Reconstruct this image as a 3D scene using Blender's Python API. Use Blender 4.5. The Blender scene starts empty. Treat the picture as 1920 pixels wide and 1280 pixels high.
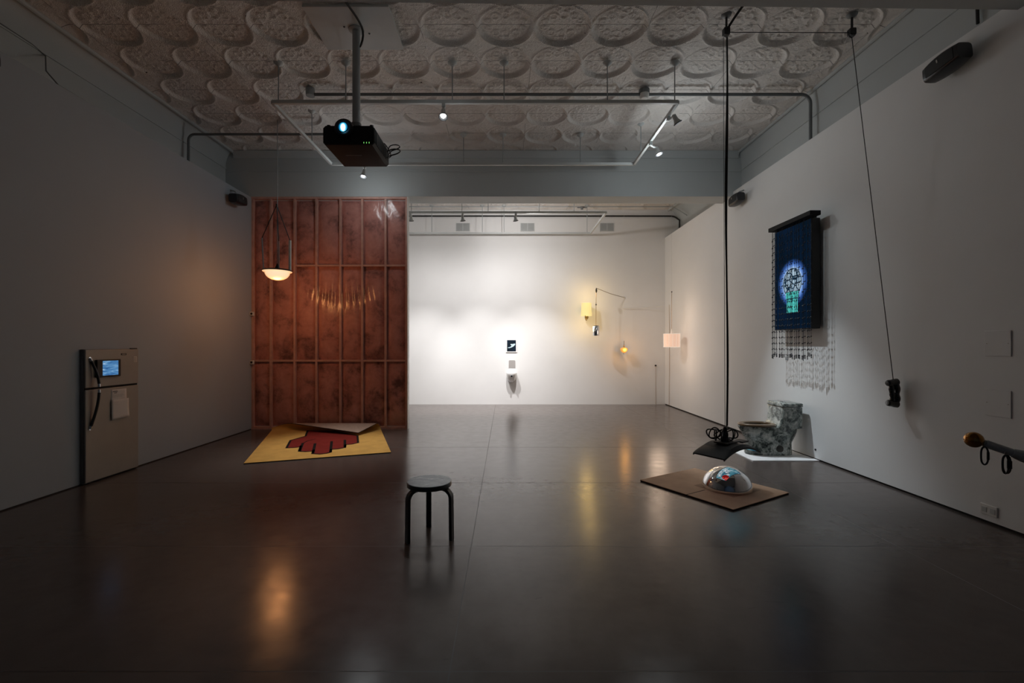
import bpy, bmesh, math, random
import numpy as np
from mathutils import Vector, Matrix

random.seed(7)
S = bpy.context.scene
COL = S.collection
R = math.radians

# ------------------------------------------------------------------ camera, world, exposure
F_PX, CAM_H = 853.0, 1.56                    # focal length in pixels of the 1920 px frame, eye height
cam_d = bpy.data.cameras.new('camera')
cam = bpy.data.objects.new('camera', cam_d)
COL.objects.link(cam)
cam.location = (0, 0, CAM_H)
cam.rotation_euler = (R(90), 0, 0)
cam_d.sensor_width = 36
cam_d.lens = F_PX / 1920 * 36
cam_d.shift_x = 12 / 1920
cam_d.shift_y = 8 / 1920
cam_d.clip_start = 0.02
S.camera = cam

S.view_settings.view_transform = 'Standard'
S.view_settings.look = 'None'
S.view_settings.gamma = 1
S.view_settings.use_curve_mapping = False
S.view_settings.exposure = 0.0

w = bpy.data.worlds.new('world')
S.world = w
w.use_nodes = True
w.node_tree.nodes['Background'].inputs[0].default_value = (0.01, 0.013, 0.018, 1)
w.node_tree.nodes['Background'].inputs[1].default_value = 1.0
try:
    S.cycles.use_denoising = True
    S.cycles.max_bounces = 10
    S.cycles.diffuse_bounces = 6
    S.cycles.transparent_max_bounces = 24
    S.cycles.sample_clamp_indirect = 4
    S.cycles.caustics_reflective = True
    S.cycles.blur_glossy = 1.0
    S.cycles.caustics_refractive = False
except Exception:
    pass

# light levels (watts) of the seen lamps and the added fill lights
E_STOOL = 120; E_BEADS = 24; E_TOILET = 450; E_RUG = 330
E_FAR = 500; E_FAR_WIDE = 100; E_FAR_FILL = 24; E_FILL = 6
E_PROJ = 900
E_ORANGE = 15.5; E_YELLOW = 13; E_PINK = 15; E_AMBER = 4


def lamp_spot(name, loc, aim, watts, deg, blend, color, radius, parent=None):
    d = bpy.data.lights.new(name, 'SPOT')
    d.energy = watts; d.spot_size = R(deg); d.spot_blend = blend
    d.color = color; d.shadow_soft_size = radius
    o = bpy.data.objects.new(name, d); COL.objects.link(o)
    loc = Vector(loc)
    o.rotation_euler = (Vector(aim) - loc).to_track_quat('-Z', 'Y').to_euler()
    if parent:
        o.parent = parent; o.location = loc - wloc(parent)
    else:
        o.location = loc
    return o


def lamp_point(name, loc, watts, color, radius, parent=None):
    d = bpy.data.lights.new(name, 'POINT')
    d.energy = watts; d.color = color; d.shadow_soft_size = radius
    o = bpy.data.objects.new(name, d); COL.objects.link(o)
    if parent:
        o.parent = parent; o.location = Vector(loc) - wloc(parent)
    else:
        o.location = loc
    return o


def at(px, py, Y):
    """the point of the place seen at (px, py) that stands Y metres in front of the eye"""
    return Vector(((px - 948) * Y / F_PX, Y, CAM_H - (py - 648) * Y / F_PX))


def wloc(o):
    v = Vector((0, 0, 0))
    while o is not None:
        v += o.location
        o = o.parent
    return v


# ------------------------------------------------------------------ materials
MATS = {}


class NT:
    """small helper for node trees"""
    def __init__(self, m):
        self.t = m.node_tree
        self.n = self.t.nodes

    def new(self, typ, **kw):
        nd = self.n.new(typ)
        for k, v in kw.items():
            setattr(nd, k, v)
        return nd

    def link(self, a, b):
        self.t.links.new(a, b)

    def math(self, op, a, b=None, c=None, clamp=False):
        nd = self.n.new('ShaderNodeMath'); nd.operation = op; nd.use_clamp = clamp
        for i, v in enumerate((a, b, c)):
            if v is None:
                continue
            if isinstance(v, (int, float)):
                nd.inputs[i].default_value = v
            else:
                self.link(v, nd.inputs[i])
        return nd.outputs[0]

    def ramp(self, fac, stops, interp='LINEAR'):
        nd = self.n.new('ShaderNodeValToRGB')
        cr = nd.color_ramp; cr.interpolation = interp
        while len(cr.elements) > 1:
            cr.elements.remove(cr.elements[-1])
        cr.elements[0].position = stops[0][0]; cr.elements[0].color = (*stops[0][1], 1)
        for p, c in stops[1:]:
            e = cr.elements.new(p); e.color = (*c, 1)
        self.link(fac, nd.inputs[0])
        return nd.outputs[0]

    def noise(self, vec, scale, detail=4, rough=0.55, dist=0.0):
        nd = self.n.new('ShaderNodeTexNoise')
        nd.inputs['Scale'].default_value = scale; nd.inputs['Detail'].default_value = detail
        nd.inputs['Roughness'].default_value = rough; nd.inputs['Distortion'].default_value = dist
        if vec is not None:
            self.link(vec, nd.inputs['Vector'])
        return nd.outputs[0]

    def mix(self, fac, a, b):
        nd = self.n.new('ShaderNodeMix'); nd.data_type = 'RGBA'
        for sock, v in ((nd.inputs[0], fac), (nd.inputs[6], a), (nd.inputs[7], b)):
            if isinstance(v, (int, float)):
                sock.default_value = v
            elif isinstance(v, tuple):
                sock.default_value = (*v, 1)
            else:
                self.link(v, sock)
        return nd.outputs[2]

    def bump(self, height, strength, dist=0.01):
        nd = self.n.new('ShaderNodeBump')
        nd.inputs['Strength'].default_value = strength; nd.inputs['Distance'].default_value = dist
        self.link(height, nd.inputs['Height'])
        return nd.outputs[0]

    def coord(self, which='Object', scale=None):
        tc = self.n.new('ShaderNodeTexCoord')
        out = tc.outputs[which]
        if scale:
            mp = self.n.new('ShaderNodeMapping'); mp.inputs['Scale'].default_value = scale
            self.link(out, mp.inputs[0]); out = mp.outputs[0]
        return out


def mat(name, base=(0.5, 0.5, 0.5), rough=0.5, metal=0.0, spec=0.5, var=0.0, vscale=6, bump=0.0, bscale=60, coat=0.0,
        emit=None, estr=0.0, trans=0.0, rvar=0.0):
    if name in MATS:
        return MATS[name]
    m = bpy.data.materials.new(name); m.use_nodes = True
    t = NT(m)
    b = t.n['Principled BSDF']
    b.inputs['Base Color'].default_value = (*base, 1)
    b.inputs['Roughness'].default_value = rough
    b.inputs['Metallic'].default_value = metal
    b.inputs['Specular IOR Level'].default_value = spec
    b.inputs['Coat Weight'].default_value = coat
    b.inputs['Transmission Weight'].default_value = trans
    if emit:
        b.inputs['Emission Color'].default_value = (*emit, 1)
        b.inputs['Emission Strength'].default_value = estr
    v = t.coord('Object')
    nz = t.noise(v, vscale, 5)
    k = var if var else 0.04
    lo = tuple(max(0, c * (1 - k)) for c in base); hi = tuple(min(1, c * (1 + k)) for c in base)
    t.link(t.ramp(nz, [(0.3, lo), (0.7, hi)]), b.inputs['Base Color'])
    if rvar:
        rr = t.math('MULTIPLY_ADD', t.noise(v, vscale * 1.7, 5), 2 * rvar, rough - rvar)
        t.link(rr, b.inputs['Roughness'])
    if bump:
        t.link(t.bump(t.noise(v, bscale, 3), bump, 0.004), b.inputs['Normal'])
    MATS[name] = m
    return m


def emission(name, color, strength):
    if name in MATS:
        return MATS[name]
    m = bpy.data.materials.new(name); m.use_nodes = True
    t = NT(m)
    t.n.remove(t.n['Principled BSDF'])
    e = t.new('ShaderNodeEmission')
    e.inputs[0].default_value = (*color, 1); e.inputs[1].default_value = strength
    t.link(e.outputs[0], t.n['Material Output'].inputs[0])
    MATS[name] = m
    return m


# ------------------------------------------------------------------ mesh builder (all shapes in place coordinates)
class MB:
    def __init__(self):
        self.v = []; self.f = []; self.mi = []; self.cur = 0

    def add(self, vs, fs, X=None):
        o = len(self.v)
        self.v.extend([(X @ Vector(p)) if X is not None else Vector(p) for p in vs])
        for f in fs:
            self.f.append([i + o for i in f]); self.mi.append(self.cur)
        return self

    def box(self, a, b, X=None):
        x0, y0, z0 = a; x1, y1, z1 = b
        vs = [(x0, y0, z0), (x1, y0, z0), (x1, y1, z0), (x0, y1, z0), (x0, y0, z1), (x1, y0, z1), (x1, y1, z1), (x0, y1, z1)]
        fs = [(0, 3, 2, 1), (4, 5, 6, 7), (0, 1, 5, 4), (1, 2, 6, 5), (2, 3, 7, 6), (3, 0, 4, 7)]
        return self.add(vs, fs, X)

    def lathe(self, prof, n=32, X=None, cap=True):
        """profile of (radius, z) from bottom to top around +Z"""
        vs = []; fs = []
        for r, z in prof:
            for k in range(n):
                a = 2 * math.pi * k / n
                vs.append((r * math.cos(a), r * math.sin(a), z))
        for i in range(len(prof) - 1):
            for k in range(n):
                k2 = (k + 1) % n
                fs.append((i * n + k, i * n + k2, (i + 1) * n + k2, (i + 1) * n + k))
        if cap:
            fs.append(tuple(reversed(range(n))))
            fs.append(tuple((len(prof) - 1) * n + k for k in range(n)))
        return self.add(vs, fs, X)

    def tube(self, path, r, n=8, closed=False, flat=None):
        P = [Vector(p) for p in path]
        m = len(P)
        rr = r if isinstance(r, (list, tuple)) else [r] * m
        vs = []; fs = []
        prev = None
        for i in range(m):
            if closed:
                d = P[(i + 1) % m] - P[i - 1]
            else:
                d = P[min(i + 1, m - 1)] - P[max(i - 1, 0)]
            d.normalize()
            if prev is None:
                up = Vector((0, 0, 1)) if abs(d.z) < 0.9 else Vector((0, 1, 0))
                u = d.cross(up).normalized()
            else:
                u = (prev - d * prev.dot(d)).normalized()
            prev = u
            q = d.cross(u)
            for k in range(n):
                a = 2 * math.pi * k / n
                vs.append(P[i] + rr[i] * (math.cos(a) * u + math.sin(a) * q))
        last = m if closed else m - 1
        for i in range(last):
            j = (i + 1) % m
            for k in range(n):
                k2 = (k + 1) % n
                fs.append((i * n + k, i * n + k2, j * n + k2, j * n + k))
        if not closed:
            fs.append(tuple(reversed(range(n)))); fs.append(tuple((m - 1) * n + k for k in range(n)))
        return self.add(vs, fs)

    def cyl(self, a, b, r, n=16, r2=None):
        return self.tube([a, b], [r, r if r2 is None else r2], n)

    def prism(self, poly, depth, X):
        """flat polygon in local xy, extruded 0..depth along local z, placed by X"""
        n = len(poly)
        vs = [(x, y, 0) for x, y in poly] + [(x, y, depth) for x, y in poly]
        fs = [tuple(reversed(range(n))), tuple(range(n, 2 * n))]
        for i in range(n):
            j = (i + 1) % n
            fs.append((i, j, n + j, n + i))
        return self.add(vs, fs, X)

    def loft(self, rings, caps=True, closed=True):
        n = len(rings[0]); vs = [p for r_ in rings for p in r_]; fs = []
        for i in range(len(rings) - 1):
            for k in range(n if closed else n - 1):
                k2 = (k + 1) % n
                fs.append((i * n + k, i * n + k2, (i + 1) * n + k2, (i + 1) * n + k))
        if caps:
            fs.append(tuple(reversed(range(n)))); fs.append(tuple((len(rings) - 1) * n + k for k in range(n)))
        return self.add(vs, fs)

    def sphere(self, c, rad, n=16, m=10, sc=(1, 1, 1)):
        prof = []
        for i in range(m + 1):
            a = -math.pi / 2 + math.pi * i / m
            prof.append((max(1e-4, rad * math.cos(a)), rad * math.sin(a)))
        X = Matrix.Translation(Vector(c)) @ Matrix.Diagonal((*sc, 1))
        return self.lathe(prof, n, X)

    def build(self, name, m, parent=None, bevel=0.0, smooth=True, sub=0, angle=38, origin=None):
        me = bpy.data.meshes.new(name)
        if parent is not None:
            off = wloc(parent)
        elif origin is not None:
            off = Vector(origin)
        else:
            xs = [p.x for p in self.v]; ys = [p.y for p in self.v]; zs = [p.z for p in self.v]
            off = Vector(((min(xs) + max(xs)) / 2, (min(ys) + max(ys)) / 2, min(zs)))
        me.from_pydata([tuple(p - off) for p in self.v], [], self.f)
        ms = m if isinstance(m, (list, tuple)) else [m]
        for q in ms:
            me.materials.append(q)
        if len(ms) > 1:
            me.polygons.foreach_set('material_index', self.mi)
        bm = bmesh.new(); bm.from_mesh(me)
        bmesh.ops.recalc_face_normals(bm, faces=bm.faces)
        bm.to_mesh(me); bm.free()
        if smooth:
            me.shade_smooth(); me.set_sharp_from_angle(angle=R(angle))
        me.update()
        o = bpy.data.objects.new(name, me); COL.objects.link(o)
        if parent is not None:
            o.parent = parent
        else:
            o.location = off
        if bevel:
            md = o.modifiers.new('bevel', 'BEVEL'); md.width = bevel; md.segments = 3; md.limit_method = 'ANGLE'; md.angle_limit = R(40)
        if sub:
            md = o.modifiers.new('sub', 'SUBSURF'); md.levels = sub; md.render_levels = sub
        return o


def thing(name, loc, label, cat, group=None):
    o = bpy.data.objects.new(name, None); COL.objects.link(o)
    o.empty_display_size = 0.1
    o.location = loc
    return tag(o, label, cat, group)


def tag(o, label, cat, group=None):
    o['label'] = label; o['category'] = cat
    if group:
        o['group'] = group
    return o


def struct(o):
    o['kind'] = 'structure'
    return o


def frame_to(loc, d, up=(0, 0, 1)):
    """matrix whose local z points along d, placed at loc"""
    q = Vector(d).to_track_quat('Z', 'Y')
    return Matrix.Translation(Vector(loc)) @ q.to_matrix().to_4x4()


def arc(c, u, v, r, a0, a1, n):
    c, u, v = Vector(c), Vector(u), Vector(v)
    return [c + r * (math.cos(R(a0 + (a1 - a0) * i / n)) * u + math.sin(R(a0 + (a1 - a0) * i / n)) * v) for i in range(n + 1)]


# ------------------------------------------------------------------ shared materials
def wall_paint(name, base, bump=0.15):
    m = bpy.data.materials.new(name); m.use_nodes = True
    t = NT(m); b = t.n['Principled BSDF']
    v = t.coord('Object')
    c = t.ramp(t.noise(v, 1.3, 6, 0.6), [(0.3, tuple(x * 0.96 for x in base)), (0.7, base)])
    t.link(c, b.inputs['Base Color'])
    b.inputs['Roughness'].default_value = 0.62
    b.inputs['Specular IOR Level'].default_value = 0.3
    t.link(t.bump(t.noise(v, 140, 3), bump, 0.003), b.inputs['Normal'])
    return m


M_WALL = wall_paint('white_wall_paint', (0.79, 0.80, 0.80))
M_SHADEWALL = wall_paint('shade_darkened_wall_paint', (0.37, 0.41, 0.45))  # left wall colour darkened to keep that side in shade
M_DARKWALL = wall_paint('low_bounce_wall_paint', (0.05, 0.055, 0.07))  # unseen back wall made dark to cut bounced light
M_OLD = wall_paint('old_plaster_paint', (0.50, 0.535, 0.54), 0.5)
M_WHITE = mat('white_enamel', (0.72, 0.72, 0.70), 0.4)
M_TRACK = mat('grey_white_track_enamel', (0.50, 0.53, 0.53), 0.45)
M_BLACK = mat('black_plastic', (0.012, 0.013, 0.015), 0.45)
M_SATIN = mat('black_satin', (0.016, 0.018, 0.022), 0.3)
M_PROJ = mat('matte_black_casing', (0.010, 0.011, 0.013), 0.6, spec=0.18)
M_RUBBER = mat('black_cable_rubber', (0.010, 0.010, 0.011), 0.55)
M_CHROME = mat('chrome', (0.75, 0.76, 0.78), 0.08, 1.0)
M_STEEL = mat('brushed_steel', (0.42, 0.40, 0.37), 0.42, 0.55, var=0.06, vscale=30)
M_VOID = mat('dark_gap', (0.01, 0.01, 0.01), 0.9)
M_PIPE = mat('painted_conduit', (0.30, 0.33, 0.34), 0.45)
M_GREYPIPE = mat('dark_painted_conduit', (0.16, 0.175, 0.18), 0.5)


def tin_material():
    m = bpy.data.materials.new('pressed_tin_paint'); m.use_nodes = True
    t = NT(m); b = t.n['Principled BSDF']
    v = t.coord('Object')
    big = t.noise(v, 3.0, 6, 0.65)
    c = t.ramp(big, [(0.25, (0.78, 0.75, 0.72)), (0.75, (0.88, 0.855, 0.82))])
    # hairline seams between the pressed sheets
    sep = t.new('ShaderNodeSeparateXYZ'); g = t.new('ShaderNodeNewGeometry'); t.link(g.outputs['Position'], sep.inputs[0])
    fy = t.math('FRACT', t.math('DIVIDE', t.math('SUBTRACT', sep.outputs[1], 5.16 - 0.33), 0.66))
    dy = t.math('ABSOLUTE', t.math('SUBTRACT', fy, 0.5))
    seam = t.math('LESS_THAN', dy, 0.006)
    brk = t.math('GREATER_THAN', t.noise(v, 1.1, 3), 0.42)
    seam = t.math('MULTIPLY', t.math('MULTIPLY', seam, brk), 0.8)
    fx = t.math('FRACT', t.math('DIVIDE', t.math('SUBTRACT', sep.outputs[0], 0.3225 - 0.645), 1.29))
    dx = t.math('ABSOLUTE', t.math('SUBTRACT', fx, 0.5))
    sx = t.math('MULTIPLY', t.math('MULTIPLY', t.math('LESS_THAN', dx, 0.0022), t.math('GREATER_THAN', t.noise(v, 1.6, 3), 0.55)), 0.7)
    seam = t.math('MAXIMUM', seam, sx)
    c = t.mix(seam, c, (0.05, 0.05, 0.05))
    chip = t.math('LESS_THAN', t.noise(v, 9, 2), 0.225)
    c = t.mix(chip, c, (0.06, 0.055, 0.05))
    t.link(c, b.inputs['Base Color'])
    b.inputs['Roughness'].default_value = 0.55
    h = t.math('ADD', t.noise(v, 26, 5, 0.7), t.math('MULTIPLY', t.noise(v, 90, 3), 0.6))
    t.link(t.bump(h, 1.0, 0.02), b.inputs['Normal'])
    return m


M_TIN = tin_material()


def floor_material():
    m = bpy.data.materials.new('painted_concrete_floor'); m.use_nodes = True
    t = NT(m); b = t.n['Principled BSDF']
    g = t.new('ShaderNodeNewGeometry'); pos = g.outputs['Position']
    sep = t.new('ShaderNodeSeparateXYZ'); t.link(pos, sep.inputs[0])
    n1 = t.noise(pos, 0.9, 6, 0.6); n2 = t.noise(pos, 7, 5, 0.6)
    mp = t.new('ShaderNodeMapping'); mp.inputs['Scale'].default_value = (1.2, 7, 1); t.link(pos, mp.inputs[0])
    n3 = t.noise(mp.outputs[0], 2.2, 6, 0.7, 0.6)
    f = t.math('ADD', t.math('MULTIPLY', n1, 0.6), t.math('MULTIPLY', n2, 0.4))
    c = t.ramp(f, [(0.3, (0.082, 0.066, 0.060)), (0.7, (0.118, 0.097, 0.089))])
    scuff = t.math('MULTIPLY', t.math('GREATER_THAN', n3, 0.665), 0.35)
    c = t.mix(scuff, c, (0.05, 0.044, 0.043))
    line = None
    for k in (2.18, 3.54, 5.18, 7.0):
        # hairline joints run nearly straight across
        d = t.math('ABSOLUTE', t.math('SUBTRACT', t.math('ADD', sep.outputs[1], t.math('MULTIPLY', n1, 0.012)), k + 0.006))
        l = t.math('LESS_THAN', d, 0.0032 if k < 5 else 0.006)
        line = l if line is None else t.math('MAXIMUM', line, l)
    d = t.math('ABSOLUTE', t.math('ADD', sep.outputs[0], 0.268))
    line = t.math('MAXIMUM', line, t.math('LESS_THAN', d, 0.0028))
    d = t.math('ABSOLUTE', t.math('SUBTRACT', sep.outputs[0], 3.05))
    line = t.math('MAXIMUM', line, t.math('MULTIPLY', t.math('LESS_THAN', d, 0.002), 0.4))
    c = t.mix(t.math('MULTIPLY', line, 0.75), c, (0.02, 0.018, 0.018))
    t.link(c, b.inputs['Base Color'])
    rg = t.math('MULTIPLY_ADD', n2, 0.16, 0.13)
    rg = t.math('ADD', rg, t.math('MULTIPLY', line, 0.3))
    t.link(rg, b.inputs['Roughness'])
    b.inputs['Specular IOR Level'].default_value = 0.5
    h = t.math('SUBTRACT', t.math('ADD', t.math('MULTIPLY', n3, 0.5), t.math('MULTIPLY', t.noise(pos, 1.6, 3), 2.0)), t.math('MULTIPLY', line, 0.2))
    t.link(t.bump(h, 0.14, 0.006), b.inputs['Normal'])
    return m


# ------------------------------------------------------------------ the room
XL, XR, YB, YP, YF, ZC = -4.75, 4.24, -5.0, 8.48, 12.1, 5.17
XUL, XUR = -5.22, 4.40
ZL, ZR = 4.33, 4.43

fl = MB().box((-5.6, YB - 0.2, -0.12), (4.6, YF + 0.2, 0)).build('floor', floor_material(), smooth=False)
struct(fl)

b = MB().box((-5.3, YB, 0), (XL, YP + 0.1, ZL)); o = struct(b.build('wall_left', M_SHADEWALL, smooth=False))
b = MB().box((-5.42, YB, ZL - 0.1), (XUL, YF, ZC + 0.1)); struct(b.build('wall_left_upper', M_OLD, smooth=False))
b = MB().box((XR, YB, 0.022), (4.62, YF, ZR)); struct(b.build('wall_right', M_WALL, smooth=False))
b = MB().box((XR + 0.012, YB, 0), (4.44, YF, 0.022)); struct(b.build('gap_shade_right', M_VOID, smooth=False))  # black strip stands for the shade in the gap under the wall
b = MB().box((XL - 0.2, YB, 0), (XL + 0.004, YP, 0.012)); struct(b.build('gap_shade_left', M_VOID, smooth=False))  # black strip stands for the shade line at the left wall's foot
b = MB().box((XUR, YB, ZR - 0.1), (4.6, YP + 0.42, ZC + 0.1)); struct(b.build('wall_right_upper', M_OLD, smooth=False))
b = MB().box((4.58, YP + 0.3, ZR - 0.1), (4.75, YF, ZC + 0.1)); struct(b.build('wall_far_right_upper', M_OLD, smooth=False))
b = MB().box((-5.5, YF, 0), (4.75, YF + 0.15, ZC + 0.1)); struct(b.build('wall_far', M_WALL, smooth=False))
b = MB().box((-5.5, YP + 0.3, 0), (-5.3, YF, ZC)); struct(b.build('wall_far_left', M_WALL, smooth=False))
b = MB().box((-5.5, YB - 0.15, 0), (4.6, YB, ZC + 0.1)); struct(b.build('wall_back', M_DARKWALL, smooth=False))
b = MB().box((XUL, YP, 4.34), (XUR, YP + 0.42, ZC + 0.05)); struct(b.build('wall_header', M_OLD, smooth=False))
ang = R(0.9)
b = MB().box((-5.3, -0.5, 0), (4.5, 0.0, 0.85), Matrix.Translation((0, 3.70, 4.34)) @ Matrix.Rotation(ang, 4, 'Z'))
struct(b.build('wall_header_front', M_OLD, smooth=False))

# coves, beads and picture rails under the tin ceiling
def cove(xu, zlow, xe, name, ya=YB, yb=YF):
    s = 1 if xe > xu else -1
    ring = []
    prof = [(xu, zlow)]
    for i in range(9):
        a = i / 8
        prof.append((xu + (xe - xu) * (1 - math.cos(a * math.pi / 2)), zlow + (ZC - zlow) * math.sin(a * math.pi / 2)))
    prof += [(xu - s * 0.05, ZC + 0.02), (xu - s * 0.05, zlow)]
    rings = [[(x, y, z) for x, z in prof] for y in (ya, yb)]
    return struct(MB().loft(rings).build(name, M_OLD))


cove(XUL, 4.87, -5.07, 'trim_1')
cove(XUR, 4.84, 4.335, 'trim_2', YB, YP + 0.42)
cove(4.58, 4.80, 4.335, 'trim_9', YP + 0.42, YF)
for i, (x, z) in enumerate(((-5.06, ZC - 0.012), (4.325, ZC - 0.012))):
    struct(MB().tube([(x, YB, z), (x, YF, z)], 0.026, 8).build('trim_%d' % (3 + i), M_OLD))
struct(MB().box((XUL, YB, 4.855), (XUL + 0.014, YF, 4.872)).build('trim_5', M_OLD))
struct(MB().box((XUR - 0.014, YB, 4.825), (XUR, YP, 4.842)).build('trim_6', M_OLD))
hb = MB()
prof = [(YP, 5.05), (YP - 0.02, 5.05), (YP - 0.03, 5.075), (YP - 0.035, 5.11), (YP - 0.06, 5.14), (YP - 0.075, 5.165), (YP, 5.165)]
hb.loft([[(x, y, z) for y, z in prof] for x in (-5.06, 4.33)])
struct(hb.build('trim_7', M_OLD))
struct(MB().box((-5.2, YP - 0.012, 4.80), (4.38, YP, 4.825)).build('trim_8', M_OLD))


def tin_ceiling(name, x0, x1, y0, y1, step):
    nx = int((x1 - x0) / step) + 1; ny = int((y1 - y0) / step) + 1
    X, Y = np.meshgrid(np.linspace(x0, x1, nx), np.linspace(y0, y1, ny))
    px_, py_ = 0.645, 0.66
    U = X / px_; V = (Y - 5.16) / py_
    u = U - np.round(U); v = V - np.round(V)
    r = 2 * np.hypot(u, v); th = np.arctan2(v, u)

    def ss(a, b_, t):
        t = np.clip((t - a) / (b_ - a), 0, 1); return t * t * (3 - 2 * t)
    h = np.zeros_like(X)
    h += 0.036 * (1 - ss(0.86, 0.97, r))                                # the round dish pressed up into the sheet
    h -= 0.013 * np.exp(-((r - 0.99) / 0.026) ** 2)                     # bead round the dish
    h -= 0.008 * np.exp(-((r - 0.26) / 0.045) ** 2) * (0.7 + 0.3 * np.cos(12 * th))   # rosette ring
    h -= 0.005 * np.exp(-(r / 0.10) ** 2)
    # two mirrored groups of scrolls in every dish
    for sg in (1, -1):
        for cx_, cy_, rr_ in ((0.0, 0.46, 0.15), (0.36, 0.40, 0.13), (-0.36, 0.40, 0.13), (0.60, 0.16, 0.10), (-0.60, 0.16, 0.10), (0.17, 0.66, 0.07), (-0.17, 0.66, 0.07)):
            q = np.hypot(2 * u - cx_, 2 * v - sg * cy_)
            h -= 0.013 * np.exp(-((q - rr_) / 0.036) ** 2) + 0.009 * np.exp(-(q / 0.04) ** 2)
    h -= 0.003 * np.exp(-((r - 0.76) / 0.03) ** 2) * (0.5 + 0.5 * np.cos(24 * th))
    # little star where four dishes meet
    u2 = (U + 0.5) - np.round(U + 0.5); v2 = (V + 0.5) - np.round(V + 0.5)
    r2 = 2 * np.hypot(u2, v2)
    h -= 0.010 * np.exp(-(r2 / 0.16) ** 2) * (0.6 + 0.4 * np.cos(4 * np.arctan2(v2, u2)))
    h -= 0.004 * np.exp(-((r2 - 0.24) / 0.03) ** 2)
    h *= ss(x0 + 0.04, x0 + 0.16, X) * (1 - ss(x1 - 0.16, x1 - 0.04, X)) * (1 - ss(y1 - 0.14, y1 - 0.05, Y))
    co = np.stack([X, Y, ZC + h], -1).reshape(-1, 3).astype(np.float32)
    idx = np.arange(nx * ny).reshape(ny, nx)
    q = np.stack([idx[:-1, :-1], idx[1:, :-1], idx[1:, 1:], idx[:-1, 1:]], -1).reshape(-1, 4)
    me = bpy.data.meshes.new(name)
    me.vertices.add(len(co)); me.vertices.foreach_set('co', co.ravel())
    me.loops.add(q.size); me.loops.foreach_set('vertex_index', q.ravel().astype(np.int32))
    me.polygons.add(len(q)); me.polygons.foreach_set('loop_start', np.arange(0, q.size, 4, dtype=np.int32))
    me.update(calc_edges=True); me.validate()
    me.shade_smooth()
    me.materials.append(M_TIN)
    o = bpy.data.objects.new(name, me); COL.objects.link(o)
    return struct(o)


tin_ceiling('ceiling', -5.10, 4.36, 3.55, YP + 0.02, 0.0118)
tin_ceiling('ceiling_far', -5.2, 4.36, YP + 0.40, YF, 0.03)
struct(MB().box((-5.4, YB, ZC + 0.06), (4.6, YF, ZC + 0.12)).build('ceiling_deck', M_OLD, smooth=False))
struct(MB().box((-5.2, YB, ZC), (4.4, 3.56, ZC + 0.05)).build('ceiling_front', M_OLD, smooth=False))

# ------------------------------------------------------------------ insulated stud partition
def insulation_material():
    m = bpy.data.materials.new('pink_fibre_insulation'); m.use_nodes = True
    t = NT(m); b = t.n['Principled BSDF']
    g = t.new('ShaderNodeNewGeometry'); v = g.outputs['Position']
    a = t.noise(v, 2.6, 6, 0.62, 0.4); c2 = t.noise(v, 14, 5, 0.7)
    f = t.math('ADD', t.math('MULTIPLY', a, 0.75), t.math('MULTIPLY', c2, 0.25))
    t.link(t.ramp(f, [(0.36, (0.17, 0.075, 0.07)), (0.5, (0.56, 0.255, 0.225)), (0.66, (0.72, 0.36, 0.31))]), b.inputs['Base Color'])
    b.inputs['Roughness'].default_value = 0.8
    t.link(t.bump(f, 0.6, 0.03), b.inputs['Normal'])
    return m


def film_material():
    m = bpy.data.materials.new('clear_plastic_film'); m.use_nodes = True
    t = NT(m)
    t.n.remove(t.n['Principled BSDF'])
    g = t.new('ShaderNodeNewGeometry'); v = g.outputs['Position']
    mp = t.new('ShaderNodeMapping'); mp.inputs['Scale'].default_value = (1, 1, 0.35); t.link(v, mp.inputs[0])
    nrm = t.bump(t.noise(mp.outputs[0], 9, 4, 0.6, 0.8), 0.35, 0.02)
    tr = t.new('ShaderNodeBsdfTransparent'); tr.inputs[0].default_value = (0.93, 0.90, 0.88, 1)
    gl = t.new('ShaderNodeBsdfGlossy'); gl.inputs['Roughness'].default_value = 0.22; gl.inputs[0].default_value = (0.9, 0.9, 0.9, 1)
    t.link(nrm, gl.inputs['Normal'])
    mx = t.new('ShaderNodeMixShader'); mx.inputs[0].default_value = 0.042
    t.link(tr.outputs[0], mx.inputs[1]); t.link(gl.outputs[0], mx.inputs[2])
    t.link(mx.outputs[0], t.n['Material Output'].inputs[0])
    return m


M_INS = insulation_material(); M_FILM = film_material()
M_STUD = mat('pinkish_stud_timber', (0.66, 0.40, 0.34), 0.6, var=0.15, vscale=9)
part = struct(MB().box((XL, YP + 0.09, 0), (-1.83, YP + 0.13, 4.34)).build('wall_partition', M_WALL, smooth=False))
sx = [-4.73, -4.394, -3.947, -3.539, -3.092, -2.684, -2.247, -1.856]
for x in sx:
    MB().box((x - 0.019, YP + 0.02, 0.04), (x + 0.019, YP + 0.09, 4.30)).build('stud', M_STUD, part, bevel=0.003)
MB().box((XL, YP + 0.015, 0), (-1.837, YP + 0.09, 0.04)).build('bottom_plate', M_STUD, part)
MB().box((XL, YP + 0.015, 4.30), (-1.837, YP + 0.09, 4.34)).build('top_plate', M_STUD, part)
MB().box((-1.837, YP, 0), (-1.825, YP + 0.13, 4.34)).build('end_cap', M_WHITE, part)
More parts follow.
